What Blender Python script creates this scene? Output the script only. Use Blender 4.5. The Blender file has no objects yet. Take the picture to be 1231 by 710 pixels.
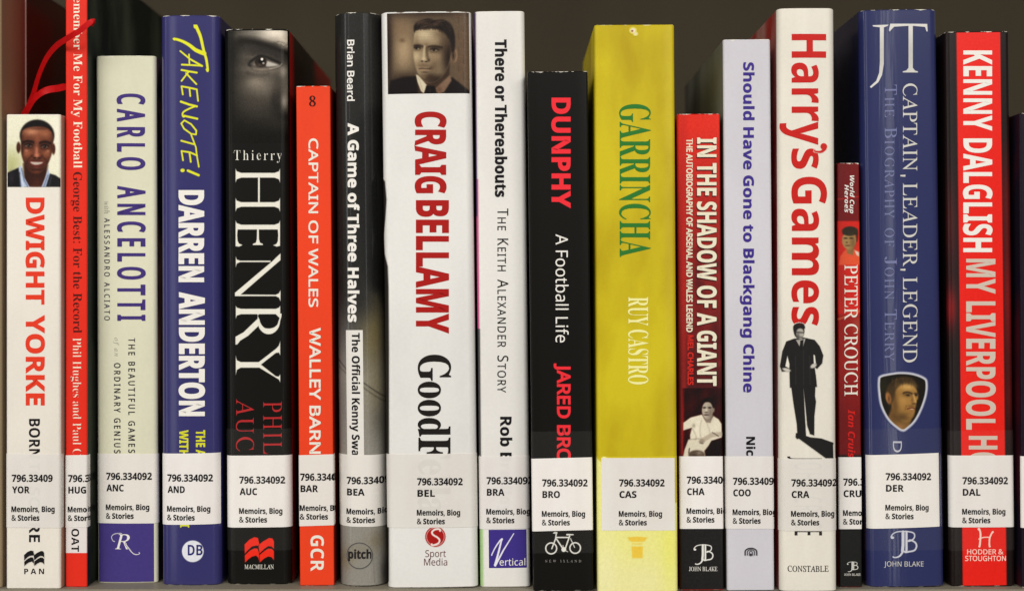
import bpy, bmesh, math, os, random
import numpy as np
from mathutils import noise as mnoise

sc = bpy.context.scene
COL = sc.collection
random.seed(4)

# ------------------------------------------------------------------ camera
PX = 0.36e-3          # metres per photograph pixel on the plane of the spines
D = 0.65              # camera to spines
K = PX / D
CX, CY = 615.5, 355.0
CZ = (706 - CY) * PX
cam = bpy.data.cameras.new('camera')
cam.sensor_width = 36
cam.lens = 36 / (1231 * K)
cam.clip_start = 0.01
cam.clip_end = 50
cam.dof.use_dof = True
cam.dof.focus_distance = D
cam.dof.aperture_fstop = 5.6
camo = bpy.data.objects.new('camera', cam)
camo.location = (0, -D, CZ)
camo.rotation_euler = (math.radians(90), 0, 0)
COL.objects.link(camo)
sc.camera = camo

# ------------------------------------------------------------------ light: a library room, lamps above and in front of the shelf
W = bpy.data.worlds.new('World')
sc.world = W
W.use_nodes = True
W.node_tree.nodes['Background'].inputs[0].default_value = (1.0, 0.95, 0.88, 1)
W.node_tree.nodes['Background'].inputs[1].default_value = 0.15

def area(name, loc, target, sx, sy, power, color):
    l = bpy.data.lights.new(name, 'AREA')
    l.shape = 'RECTANGLE'
    l.size, l.size_y = sx, sy
    l.energy = power
    l.color = color
    o = bpy.data.objects.new(name, l)
    o.location = loc
    from mathutils import Vector
    o.rotation_euler = (Vector(target) - Vector(loc)).to_track_quat('-Z', 'Y').to_euler()
    COL.objects.link(o)

area('ceiling_lamp', (-0.75, -1.5, 1.15), (0, 0, 0.12), 1.5, 0.5, 26, (1.0, 0.972, 0.93))
area('ceiling_lamp', (0.9, -1.7, 1.0), (0, 0, 0.12), 1.3, 0.5, 20, (1.0, 0.972, 0.93))

area('added_streak_light', (-1.9, -1.15, 0.2), (0, 0, 0.12), 0.35, 1.1, 3.5, (1.0, 0.98, 0.95))  # added low light, no real window: gives reflections on rounded spines
area('added_streak_light', (-1.25, -2.0, 0.2), (0, 0, 0.12), 0.22, 1.2, 1.8, (0.96, 0.97, 1.0))  # added strip light for a soft streak on the blue violet spine
area('added_streak_light', (0.5, -2.1, 0.2), (0, 0, 0.12), 0.12, 1.2, 1.1, (0.96, 0.97, 1.0))  # added narrow strip light for streaks on the navy jacket film

sc.view_settings.view_transform = 'Standard'
sc.view_settings.look = 'None'
sc.view_settings.exposure = 0.0
sc.view_settings.gamma = 1
sc.cycles.max_bounces = 8
sc.cycles.transparent_max_bounces = 12
sc.cycles.sample_clamp_indirect = 4

# ------------------------------------------------------------------ colour and materials
def lin(c):
    c = np.asarray(c, float) / 255.0
    return np.where(c <= 0.04045, c / 12.92, ((c + 0.055) / 1.055) ** 2.4)

def L4(c):
    r = lin(c)
    return (float(r[0]), float(r[1]), float(r[2]), 1.0)

_mats = {}
def N(nt, t, **kw):
    n = nt.nodes.new(t)
    for k, v in kw.items():
        setattr(n, k, v)
    return n

def material(name, rgb=None, rough=0.4, coat=0.0, mottle=0.02, mscale=60.0, bump=0.006, bscale=(900, 900, 900),
             attr=None, wrinkle=0.0, wear=None, spec=0.15, metallic=0.0, crough=0.12, mcol=None, mamt=0.0,
             transparent=0.0, zband=None):
    key = (name, tuple(rgb) if rgb is not None else None, rough, coat, mottle, mscale, bump, attr, wrinkle, wear, mamt, transparent)
    if key in _mats:
        return _mats[key]
    m = bpy.data.materials.new(name)
    m.use_nodes = True
    nt = m.node_tree
    bs = nt.nodes['Principled BSDF']
    tc = N(nt, 'ShaderNodeTexCoord')
    if attr:
        src = N(nt, 'ShaderNodeAttribute', attribute_name=attr)
        col = src.outputs['Color']
    else:
        src = N(nt, 'ShaderNodeRGB')
        src.outputs[0].default_value = L4(rgb)
        col = src.outputs[0]
    if mcol is not None:
        nz = N(nt, 'ShaderNodeTexNoise')
        mp = N(nt, 'ShaderNodeMapping')
        mp.inputs['Scale'].default_value = (1, 1, 0.45)
        nt.links.new(tc.outputs['Object'], mp.inputs[0])
        nt.links.new(mp.outputs[0], nz.inputs['Vector'])
        nz.inputs['Scale'].default_value = mscale
        nz.inputs['Detail'].default_value = 5
        rp = N(nt, 'ShaderNodeMapRange')
        rp.inputs[1].default_value = 0.42
        rp.inputs[2].default_value = 0.68
        rp.inputs[4].default_value = mamt
        nt.links.new(nz.outputs[0], rp.inputs[0])
        mx = N(nt, 'ShaderNodeMix', data_type='RGBA')
        nt.links.new(rp.outputs[0], mx.inputs[0])
        nt.links.new(col, mx.inputs[6])
        mx.inputs[7].default_value = L4(mcol)
        col = mx.outputs[2]
    if mottle:
        nz = N(nt, 'ShaderNodeTexNoise')
        nt.links.new(tc.outputs['Object'], nz.inputs['Vector'])
        nz.inputs['Scale'].default_value = 700
        nz.inputs['Detail'].default_value = 4
        rp = N(nt, 'ShaderNodeMapRange')
        rp.inputs[1].default_value = 0.3
        rp.inputs[2].default_value = 0.7
        rp.inputs[3].default_value = 1 - mottle
        rp.inputs[4].default_value = 1 + mottle
        nt.links.new(nz.outputs[0], rp.inputs[0])
        mx = N(nt, 'ShaderNodeMix', data_type='RGBA', blend_type='MULTIPLY')
        mx.inputs[0].default_value = 1
        nt.links.new(col, mx.inputs[6])
        nt.links.new(rp.outputs[0], mx.inputs[7])
        col = mx.outputs[2]
    if wear is not None:          # scuffed white paper core along the head and foot of the spine
        h, w, wcol, amt = wear
        sp = N(nt, 'ShaderNodeSeparateXYZ')
        nt.links.new(tc.outputs['Object'], sp.inputs[0])
        a1 = N(nt, 'ShaderNodeMath', operation='SUBTRACT'); a1.inputs[0].default_value = h
        nt.links.new(sp.outputs['Z'], a1.inputs[1])
        a2 = N(nt, 'ShaderNodeMath', operation='MINIMUM')
        nt.links.new(a1.outputs[0], a2.inputs[0]); zm = N(nt, 'ShaderNodeMath', operation='MULTIPLY'); zm.inputs[1].default_value = 2.2; nt.links.new(sp.outputs['Z'], zm.inputs[0]); nt.links.new(zm.outputs[0], a2.inputs[1])
        nz = N(nt, 'ShaderNodeTexNoise')
        nt.links.new(tc.outputs['Object'], nz.inputs['Vector'])
        nz.inputs['Scale'].default_value = 260
        nz.inputs['Detail'].default_value = 6
        rp = N(nt, 'ShaderNodeMapRange')
        rp.inputs[1].default_value = 0.5
        rp.inputs[2].default_value = 0.75
        rp.inputs[4].default_value = 0.0013 * amt
        nt.links.new(nz.outputs[0], rp.inputs[0])
        lt = N(nt, 'ShaderNodeMath', operation='LESS_THAN')
        nt.links.new(a2.outputs[0], lt.inputs[0]); nt.links.new(rp.outputs[0], lt.inputs[1])
        mx = N(nt, 'ShaderNodeMix', data_type='RGBA')
        nt.links.new(lt.outputs[0], mx.inputs[0]); nt.links.new(col, mx.inputs[6])
        mx.inputs[7].default_value = L4(wcol)
        col = mx.outputs[2]
    nt.links.new(col, bs.inputs['Base Color'])
    bs.inputs['Roughness'].default_value = rough
    bs.inputs['Metallic'].default_value = metallic
    bs.inputs['Specular IOR Level'].default_value = spec
    bs.inputs['Coat Weight'].default_value = coat
    bs.inputs['Coat Roughness'].default_value = crough
    if bump:
        nz = N(nt, 'ShaderNodeTexNoise')
        mp = N(nt, 'ShaderNodeMapping')
        mp.inputs['Scale'].default_value = bscale
        nt.links.new(tc.outputs['Object'], mp.inputs[0]); nt.links.new(mp.outputs[0], nz.inputs['Vector'])
        nz.inputs['Scale'].default_value = 1.0
        nz.inputs['Detail'].default_value = 4
        bp = N(nt, 'ShaderNodeBump')
        bp.inputs['Strength'].default_value = 1.0
        bp.inputs['Distance'].default_value = bump * 1e-3
        nt.links.new(nz.outputs[0], bp.inputs['Height'])
        nt.links.new(bp.outputs[0], bs.inputs['Normal'])
    if wrinkle:
        nz = N(nt, 'ShaderNodeTexNoise')
        mp = N(nt, 'ShaderNodeMapping')
        mp.inputs['Scale'].default_value = (170, 170, 9)
        nt.links.new(tc.outputs['Object'], mp.inputs[0]); nt.links.new(mp.outputs[0], nz.inputs['Vector'])
        nz.inputs['Scale'].default_value = 1.0
        nz.inputs['Detail'].default_value = 3
        nz.inputs['Distortion'].default_value = 0.6
        bp = N(nt, 'ShaderNodeBump')
        bp.inputs['Strength'].default_value = 1.0
        bp.inputs['Distance'].default_value = wrinkle * 1e-3
        nt.links.new(nz.outputs[0], bp.inputs['Height'])
        nt.links.new(bp.outputs[0], bs.inputs['Coat Normal'])
    if transparent:
        tr = N(nt, 'ShaderNodeBsdfTransparent')
        ms = N(nt, 'ShaderNodeMixShader')
        ms.inputs[0].default_value = transparent
        nt.links.new(bs.outputs[0], ms.inputs[1]); nt.links.new(tr.outputs[0], ms.inputs[2])
        nt.links.new(ms.outputs[0], nt.nodes['Material Output'].inputs['Surface'])
    _mats[key] = m
    return m

def ink(rgb, rough=0.42, name='ink'):
    return material(name, rgb, rough=rough, mottle=0.02, bump=0.0, spec=0.12)

# ------------------------------------------------------------------ scene helpers
def thing(name, label, cat, loc=(0, 0, 0), rot=(0, 0, 0), group=None):
    o = bpy.data.objects.new(name, None)
    o.empty_display_size = 0.01
    COL.objects.link(o)
    o.location = loc
    o.rotation_euler = rot
    o['label'] = label
    o['category'] = cat
    if group:
        o['group'] = group
    return o

def link(name, me, parent=None, mats=()):
    me.name = name
    o = bpy.data.objects.new(name, me)
    COL.objects.link(o)
    if parent:
        o.parent = parent
    for m in mats:
        me.materials.append(m)
    return o

def box_mesh(x0, x1, y0, y1, z0, z1, bevel=0.0):
    bm = bmesh.new()
    bmesh.ops.create_cube(bm, size=1)
    for v in bm.verts:
        v.co.x = x0 if v.co.x < 0 else x1
        v.co.y = y0 if v.co.y < 0 else y1
        v.co.z = z0 if v.co.z < 0 else z1
    if bevel:
        bmesh.ops.bevel(bm, geom=bm.edges[:], offset=bevel, segments=3, affect='EDGES')
    me = bpy.data.meshes.new('box')
    bm.to_mesh(me)
    bm.free()
    return me

# ------------------------------------------------------------------ shelf (the setting)
LIP = CZ / ((708 - CY) * K) - D        # front edge of the shelf board
m_shelf = material('shelf_enamel', (132, 125, 110), rough=0.45, mottle=0.04, mcol=(125, 118, 104), mamt=0.5, mscale=25, bump=0.02)
m_back = material('shelf_back_enamel', (57, 49, 34), rough=0.65, mottle=0.05, mcol=(49, 42, 29), mamt=0.7, mscale=14, bump=0.02)
o = link('shelf_board', box_mesh(-0.40, 0.40, LIP, 0.30, -0.022, 0.0, 0.0007), None, [m_shelf]); o['kind'] = 'structure'
o = link('shelf_back_panel', box_mesh(-0.40, 0.40, 0.30, 0.304, -0.022, 0.492), None, [m_back]); o['kind'] = 'structure'
o = link('upper_shelf_board', box_mesh(-0.40, 0.40, LIP + 0.02, 0.30, 0.47, 0.492, 0.0007), None, [m_shelf]); o['kind'] = 'structure'

# ------------------------------------------------------------------ books
def corner_angles(r):
    n = 6 if r < 0.002 else (10 if r < 0.005 else 20)
    return [90.0 * i / n for i in range(n + 1)]

class Book:
    def __init__(s, label, top, bot, tl, tr, bl, br, depth=0.15, bulge=0.0, corner=0.0015, spine=(200, 200, 200),
                 left=None, right=None, hard=False, rough=0.4, coat=0.0, wrinkle=0.0, wear=((235, 230, 215), 0.5),
                 mcol=None, mamt=0.0, mscale=60, ends=(225, 218, 196), name='book', bump=0.006, dy=0.0):
        s.d = CZ / ((bot - CY) * K)
        s.Y0 = s.d - D
        k = K * s.d
        s.k = k
        xb = ((bl + br) / 2 - CX) * k
        xt = ((tl + tr) / 2 - CX) * k
        s.w = w = ((tr - tl) + (br - bl)) / 2 * k
        s.h = h = CZ - (top - CY) * k
        s.th = math.atan2(xt - xb, h)
        s.zb = abs(math.sin(s.th)) * w / 2
        s.xb = xb
        s.h = h = h - s.zb
        s.bulge, s.r, s.depth = bulge, corner, depth
        s.root = thing(name, label, 'book', (xb, s.Y0, s.zb), (0, s.th, 0), 'books standing in a row on the shelf')
        hard_t = 0.0024 if hard else 0.0005
        wr = (h, w, wear[0], wear[1]) if wear else None
        if mcol is None:
            mcol, mamt, mscale = tuple(int(c * 0.88) for c in spine), 0.5, 22
        kw = dict(rough=rough, coat=coat, wrinkle=wrinkle, wear=wr, mcol=mcol, mamt=mamt, mscale=mscale, bump=bump)
        s.kw = kw
        ms = material('printed_cover', spine, **kw)
        def side(c):
            if c is None: return ms
            if isinstance(c, tuple): return material('printed_cover_side', c, **kw)
            return c
        ml, mr = side(left), side(right)
        mi = material('cover_lining', ends, rough=0.7)
        # cross section through the U of the cover
        nf = 22 if bulge else 6
        fr = [-(w / 2 - corner) + (w - 2 * corner) * i / nf for i in range(nf + 1)]
        cr = [corner * math.sin(math.radians(a)) for a in corner_angles(corner)[1:]]
        S = [-(w / 2 + depth), -(w / 2 + depth * 0.5)] + [-(w / 2 - corner) - c for c in reversed(cr)] + fr + \
            [(w / 2 - corner) + c for c in cr] + [(w / 2 + depth * 0.5), (w / 2 + depth)]
        e = 0.00035
        rings = []
        zs = [(0, e), (e, 0)] + [(h * i / 8, 0) for i in range(1, 8)] + [(h - e, 0), (h, e)]
        verts, faces, mids = [], [], []
        def pt(S_, off, z):
            x, y, nx, ny = s.prof(S_)
            return (x + nx * off, y + ny * off, z)
        nS = len(S)
        for z, ins in zs:
            rings.append(len(verts))
            for q in S:
                verts.append(pt(q, -ins, z))
            for q in S:
                verts.append(pt(q, -hard_t + (ins if hard else 0), z))
        M = 2 * nS
        for a in range(len(zs) - 1):
            r0, r1 = rings[a], rings[a + 1]
            for i in range(nS - 1):
                faces.append((r0 + i, r0 + i + 1, r1 + i + 1, r1 + i))
                mid = (S[i] + S[i + 1]) / 2
                mids.append(1 if mid < -w / 2 else (2 if mid > w / 2 else 0))
                faces.append((r0 + nS + i + 1, r0 + nS + i, r1 + nS + i, r1 + nS + i + 1)); mids.append(3)
            for i, j in ((0, nS), (2 * nS - 1, nS - 1)):
                faces.append((r0 + i, r1 + i, r1 + j, r0 + j)); mids.append(3 if not hard else (1 if i == 0 else 2))
        for r0, fl in ((rings[0], 1), (rings[-1], 0)):
            for i in range(nS - 1):
                f = (r0 + i, r0 + i + 1, r0 + nS + i + 1, r0 + nS + i)
                faces.append(f[::-1] if fl else f)
                mid = (S[i] + S[i + 1]) / 2
                mids.append(1 if mid < -w / 2 else (2 if mid > w / 2 else 0))
        me = bpy.data.meshes.new('cover')
        me.from_pydata(verts, [], faces)
        s.cover = link('cover', me, s.root, [ms, ml, mr, mi])
        me.polygons.foreach_set('material_index', mids)
        me.polygons.foreach_set('use_smooth', [True] * len(faces))
        me.set_sharp_from_angle(angle=math.radians(28))
        # the block of pages inside
        inz = 0.003 if hard else 0.0003
        y0 = bulge + corner + (0.004 if hard else 0.0008)
        t = hard_t + 0.0004
        bm = bmesh.new()
        npg = 9
        xs = [-(w / 2 - t) + (w - 2 * t) * i / npg for i in range(npg + 1)]
        def pg(x, z, back):
            u = 2 * x / w
            if back:
                return (x, depth - (0.004 if hard else 0.0006) + (-0.002 * (1 - u * u) if hard else 0), z)
            return (x, y0 * (0.4 + 0.6 * u * u), z)
        lo = [bm.verts.new(pg(x, inz, 0)) for x in xs] + [bm.verts.new(pg(x, inz, 1)) for x in reversed(xs)]
        hi = [bm.verts.new((v.co.x, v.co.y, h - inz - 0.0004)) for v in lo]
        for i in range(len(lo)):
            j = (i + 1) % len(lo)
            bm.faces.new((lo[i], lo[j], hi[j], hi[i]))
        bm.faces.new(lo[::-1]); bm.faces.new(hi)
        me = bpy.data.meshes.new('page_block')
        bm.to_mesh(me); bm.free()
        link('page_block', me, s.root, [M_PAGES])

    def prof(s, q):
        a = abs(q); sg = 1 if q >= 0 else -1
        w, r, b = s.w, s.r, s.bulge
        if a <= w / 2 - r:
            y = b * (2 * a / w) ** 2
            dy = b * 8 * a / (w * w)
            n = math.hypot(1, dy)
            return q, y, sg * dy / n, -1 / n
        if a < w / 2:
            t = (a - (w / 2 - r)) / r
            y = b * (2 * a / w) ** 2 + r - math.sqrt(max(0, r * r - (t * r) ** 2))
            dy = b * 8 * a / (w * w) + t / math.sqrt(max(1e-4, 1 - t * t))
            n = math.hypot(1, dy)
            return q, y, sg * dy / n, -1 / n
        return sg * w / 2, b + r + (a - w / 2), sg * 1.0, 0.0

    def cuts(s):
        w, r = s.w, s.r
        c = [(w / 2 - r) + r * math.sin(math.radians(a)) for a in corner_angles(r)]
        c = [-x for x in c] + c
        if s.bulge:
            n = 20
            c += [-(w / 2 - r) + (w - 2 * r) * i / n for i in range(1, n)]
        return sorted(c)

    def loc(s, x, y):          # photograph pixel -> place on the spine sheet
        X = (x - CX) * s.k - s.xb
        Z = CZ - (y - CY) * s.k - s.zb
        c, n = math.cos(s.th), math.sin(s.th)
        return X * c - Z * n, X * n + Z * c

    def px(s, q, z):
        c, n = math.cos(s.th), math.sin(s.th)
        X = q * c + z * n
        Z = -q * n + z * c
        return (X + s.xb) / s.k + CX, CY - (Z + s.zb - CZ) / s.k

LAY = 0.00005

M_PAGES = None
def pages_material():
    m = bpy.data.materials.new('page_edges'); m.use_nodes = True
    nt = m.node_tree; bs = nt.nodes['Principled BSDF']
    tc = N(nt, 'ShaderNodeTexCoord'); mp = N(nt, 'ShaderNodeMapping'); nz = N(nt, 'ShaderNodeTexNoise')
    mp.inputs['Scale'].default_value = (3500, 12, 12)
    nt.links.new(tc.outputs['Object'], mp.inputs[0]); nt.links.new(mp.outputs[0], nz.inputs['Vector'])
    nz.inputs['Scale'].default_value = 1
    mx = N(nt, 'ShaderNodeMix', data_type='RGBA')
    mx.inputs[6].default_value = L4((196, 184, 156)); mx.inputs[7].default_value = L4((235, 226, 204))
    nt.links.new(nz.outputs[0], mx.inputs[0]); nt.links.new(mx.outputs[2], bs.inputs['Base Color'])
    bs.inputs['Roughness'].default_value = 0.85
    return m
M_PAGES = pages_material()

# ------------------------------------------------------------------ lettering: each line is one thin printed mesh bent over its spine
_fd = os.path.join(bpy.utils.resource_path('LOCAL'), 'datafiles', 'fonts')
try:
    FONT = bpy.data.fonts.load(os.path.join(_fd, 'NotoSansMath-Regular.woff2'))
except Exception:
    FONT = None

STY = {'sans': None, 'bold': (0x1D5D4, 0x1D5EE, 0x1D7EC), 'serifb': (0x1D400, 0x1D41A, 0x1D7CE), 'serif': (0x1D434, 0x1D44E, None),
       'ital': (0x1D434, 0x1D44E, None), 'sansi': (0x1D608, 0x1D622, None), 'boldi': (0x1D63C, 0x1D656, None)}
def enc(t, st):
    b = STY[st]
    if not b or FONT is None:
        return t
    o = ''
    for c in t:
        if 'A' <= c <= 'Z': o += chr(b[0] + ord(c) - 65)
        elif 'a' <= c <= 'z':
            o += '\u210e' if (b[1] == 0x1D44E and c == 'h') else chr(b[1] + ord(c) - 97)
        elif '0' <= c <= '9' and b[2]: o += chr(b[2] + ord(c) - 48)
        else: o += c
    return o

def raw_text(t, st, track, smallcap):
    c = bpy.data.curves.new('lettering', 'FONT')
    if FONT: c.font = FONT
    c.body = enc(t.upper() if smallcap else t, st)
    c.space_character = track
    c.resolution_u = 4
    if smallcap:
        c.small_caps_scale = smallcap
    o = bpy.data.objects.new('lettering', c)
    COL.objects.link(o)
    if smallcap:
        for i, ch in enumerate(t):
            if ch.islower() and i < len(c.body_format):
                c.body_format[i].use_small_caps = True
    bpy.context.view_layer.update()
    me = bpy.data.meshes.new_from_object(o.evaluated_get(bpy.context.evaluated_depsgraph_get()))
    bpy.data.objects.remove(o)
    bpy.data.curves.remove(c)
    n = len(me.vertices)
    co = np.empty(n * 3, np.float32)
    me.vertices.foreach_get('co', co)
    return me, co.reshape(-1, 3)

_cap = {}
def cap_of(st):
    if st not in _cap:
        me, co = raw_text('H', st, 1, 0)
        _cap[st] = (co[:, 1].min(), co[:, 1].max())
        bpy.data.meshes.remove(me)
    return _cap[st]

def embolden(bm, off):
    """move every outline point outwards by off (all points of a filled letter lie on its outline)"""
    nr = {}
    for e in bm.edges:
        if len(e.link_faces) != 1:
            continue
        f = e.link_faces[0]
        a, b = e.verts[0].co, e.verts[1].co
        dx, dz = b.x - a.x, b.z - a.z
        L = math.hypot(dx, dz)
        if L < 1e-12:
            continue
        n = (dz / L, -dx / L)
        c = f.calc_center_median()
        if (c.x - a.x) * n[0] + (c.z - a.z) * n[1] > 0:
            n = (-n[0], -n[1])
        for v in e.verts:
            nr.setdefault(v, []).append(n)
    for v, ns in nr.items():
        sx, sz = sum(n[0] for n in ns), sum(n[1] for n in ns)
        L = math.hypot(sx, sz)
        if L < 1e-6:
            continue
        sx, sz = sx / L, sz / L
        c = max(0.5, ns[0][0] * sx + ns[0][1] * sz)
        v.co.x += sx * off / c
        v.co.z += sz * off / c

def text(b, name, t, st, base, cap, a0, a1, mat, rot=True, off=0.0, layer=2, track=1.0, smallcap=0, clip=None, parent=None, shift=(0, 0)):
    """rot: letters lie along the spine, reading downwards; base/cap are pixel columns and a0/a1 pixel rows.
    otherwise upright: base/cap are rows and a0/a1 columns. off: extra stroke weight in pixels"""
    me, co = raw_text(t, st, track, smallcap)
    if len(co) == 0:
        return None
    lo, hi = cap_of(st)
    u, v = co[:, 0].copy(), co[:, 1]
    if st == 'serif':
        u -= v * 0.283
    sg = 1 if cap > base else -1
    base, cap, a0, a1 = base + sg * off, cap - sg * off, a0 + off, a1 - off
    vv = (v - lo) / (hi - lo)
    uu = (u - u.min()) / (u.max() - u.min())
    al, ac = a0 + (a1 - a0) * uu, base + (cap - base) * vv
    n = len(co)
    out = np.zeros((n, 3))
    for i in range(n):
        X, Z = b.loc((ac[i] if rot else al[i]) + shift[0], (al[i] if rot else ac[i]) + shift[1])
        out[i] = (X, 0, Z)
    me.vertices.foreach_set('co', out.ravel())
    bm = bmesh.new()
    bm.from_mesh(me)
    bmesh.ops.remove_doubles(bm, verts=bm.verts, dist=2e-7)
    if off:
        embolden(bm, off * b.k)
    xs = out[:, 0]
    for c in b.cuts():
        if xs.min() < c < xs.max():
            bmesh.ops.bisect_plane(bm, geom=bm.verts[:] + bm.edges[:] + bm.faces[:], plane_co=(c, 0, 0), plane_no=(1, 0, 0), dist=1e-7)
    # neighbouring letters may touch: stagger them by a few microns so no two faces share a plane
    seen, isl = {}, 0
    for v0 in bm.verts:
        if v0 in seen:
            continue
        st_ = [v0]; seen[v0] = isl
        while st_:
            q = st_.pop()
            for e in q.link_edges:
                w_ = e.other_vert(q)
                if w_ not in seen:
                    seen[w_] = isl; st_.append(w_)
        isl += 1
    for vtx in bm.verts:
        x, y, nx, ny = b.prof(vtx.co.x)
        lay = layer + (seen[vtx] % 4) * 0.12
        vtx.co.x, vtx.co.y = x + nx * LAY * lay, y + ny * LAY * lay
    bm.normal_update()
    bm.to_mesh(me); bm.free()
    me.materials.clear()
    return link(name, me, parent or b.root, [mat])

def smallcaps(b, name, t, st, base, cap, a0, a1, mat, small=0.78, gap=0.09, space=0.32, off=0.0, layer=2):
    """a line set in capitals and small capitals, run by run"""
    runs, cur = [], ''
    for ch in t:
        if cur and (ch == ' ' or cur[-1] == ' ' or ch.isupper() != cur[-1].isupper()):
            runs.append(cur); cur = ''
        cur += ch
    runs.append(cur)
    ws = []
    for r in runs:
        if r == ' ':
            ws.append(space); continue
        me, co = raw_text(r.upper(), st, 1.12, 0)
        w = float(co[:, 0].max() - co[:, 0].min()) * (small if r[0].islower() else 1.0)
        bpy.data.meshes.remove(me)
        ws.append(w + gap)
    k = (a1 - a0) / (sum(ws) - gap)
    x, out = a0, []
    for r, w in zip(runs, ws):
        if r != ' ':
            sc_ = small if r[0].islower() else 1.0
            out.append(text(b, name, r.upper(), st, base, base + (cap - base) * sc_, x, x + (w - gap) * k, mat, off=off, layer=layer, track=1.12))
        x += w * k
    root = out[0]                      # one mesh per printed line
    bm = bmesh.new()
    for o in out:
        bm.from_mesh(o.data)
    for o in out[1:]:
        me = o.data
        bpy.data.objects.remove(o); bpy.data.meshes.remove(me)
    bm.to_mesh(root.data); bm.free()
    return root

# ------------------------------------------------------------------ painter for printed pictures and emblems (colours per vertex of a fine sheet)
def catmull(p, n=6):
    p = np.asarray(p, float); out = []
    m = len(p)
    for i in range(m):
        p0, p1, p2, p3 = p[(i - 1) % m], p[i], p[(i + 1) % m], p[(i + 2) % m]
        for j in range(n):
            t = j / n
            out.append(0.5 * ((2 * p1) + (-p0 + p2) * t + (2 * p0 - 5 * p1 + 4 * p2 - p3) * t * t + (-p0 + 3 * p1 - 3 * p2 + p3) * t ** 3))
    return np.array(out)

class Paint:
    def __init__(s, X, Y, bg, org=(0, 0), sc=1.0):
        s.X, s.Y = (X - org[0]) * sc, (Y - org[1]) * sc
        s.c = np.zeros(X.shape + (3,)) + np.array(bg, float)
        s.a = np.zeros(X.shape)
        s.mask = None
    def put(s, m, col, al=1.0):
        m = np.clip(m, 0, 1) * al
        if s.mask is not None:
            m = m * s.mask
        s.c = s.c * (1 - m[..., None]) + np.array(col, float) * m[..., None]
        s.a = np.maximum(s.a, m)
    def ell(s, cx, cy, rx, ry, col, soft=0.15, al=1.0, rot=0):
        c, n = math.cos(math.radians(rot)), math.sin(math.radians(rot))
        dx, dy = s.X - cx, s.Y - cy
        u, v = (dx * c + dy * n) / rx, (-dx * n + dy * c) / ry
        r = np.sqrt(u * u + v * v)
        s.put((1 + soft - r) / (2 * soft), col, al)
    def blob(s, cx, cy, rx, ry, col, al=1.0, rot=0):
        c, n = math.cos(math.radians(rot)), math.sin(math.radians(rot))
        dx, dy = s.X - cx, s.Y - cy
        u, v = (dx * c + dy * n) / rx, (-dx * n + dy * c) / ry
        s.put(np.exp(-(u * u + v * v)), col, al)
    def sdf(s, p):
        p = np.asarray(p, float)
        d = np.full(s.X.shape, 1e9); ins = np.zeros(s.X.shape, bool)
        for i in range(len(p)):
            a, b = p[i], p[(i + 1) % len(p)]
            e = b - a
            L = max((e ** 2).sum(), 1e-9)
            t = np.clip(((s.X - a[0]) * e[0] + (s.Y - a[1]) * e[1]) / L, 0, 1)
            d = np.minimum(d, np.hypot(s.X - a[0] - t * e[0], s.Y - a[1] - t * e[1]))
            if abs(e[1]) > 1e-9:
                c = (a[1] > s.Y) != (b[1] > s.Y)
                ins ^= c & (s.X < (b[0] - a[0]) * (s.Y - a[1]) / e[1] + a[0])
        return np.where(ins, -d, d)
    def poly(s, p, col, soft=3.0, al=1.0, smooth=False):
        if smooth: p = catmull(p)
        s.put((soft - s.sdf(p)) / (2 * soft), col, al)
    def line(s, p, w, col, soft=3.0, al=1.0, w2=None, smooth=False):
        p = np.asarray(p, float)
        if smooth and len(p) > 2:
            q = catmull(p, 6)[:6 * (len(p) - 1)]
            p = np.vstack([q, p[-1]])
        n = len(p) - 1
        best = np.full(s.X.shape, 1e9)
        for i in range(n):
            a, b = p[i], p[i + 1]
            e = b - a
            L = max((e ** 2).sum(), 1e-9)
            t = np.clip(((s.X - a[0]) * e[0] + (s.Y - a[1]) * e[1]) / L, 0, 1)
            ww = w if w2 is None else w + (w2 - w) * (i + t) / n
            best = np.minimum(best, np.hypot(s.X - a[0] - t * e[0], s.Y - a[1] - t * e[1]) - ww / 2)
        s.put((soft - best) / (2 * soft), col, al)
    def ring(s, cx, cy, r, w, col, soft=3.0, al=1.0, ry=None):
        ry = ry or r
        d = np.abs(np.hypot((s.X - cx), (s.Y - cy) * r / ry) - r) - w / 2
        s.put((soft - d) / (2 * soft), col, al)

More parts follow.
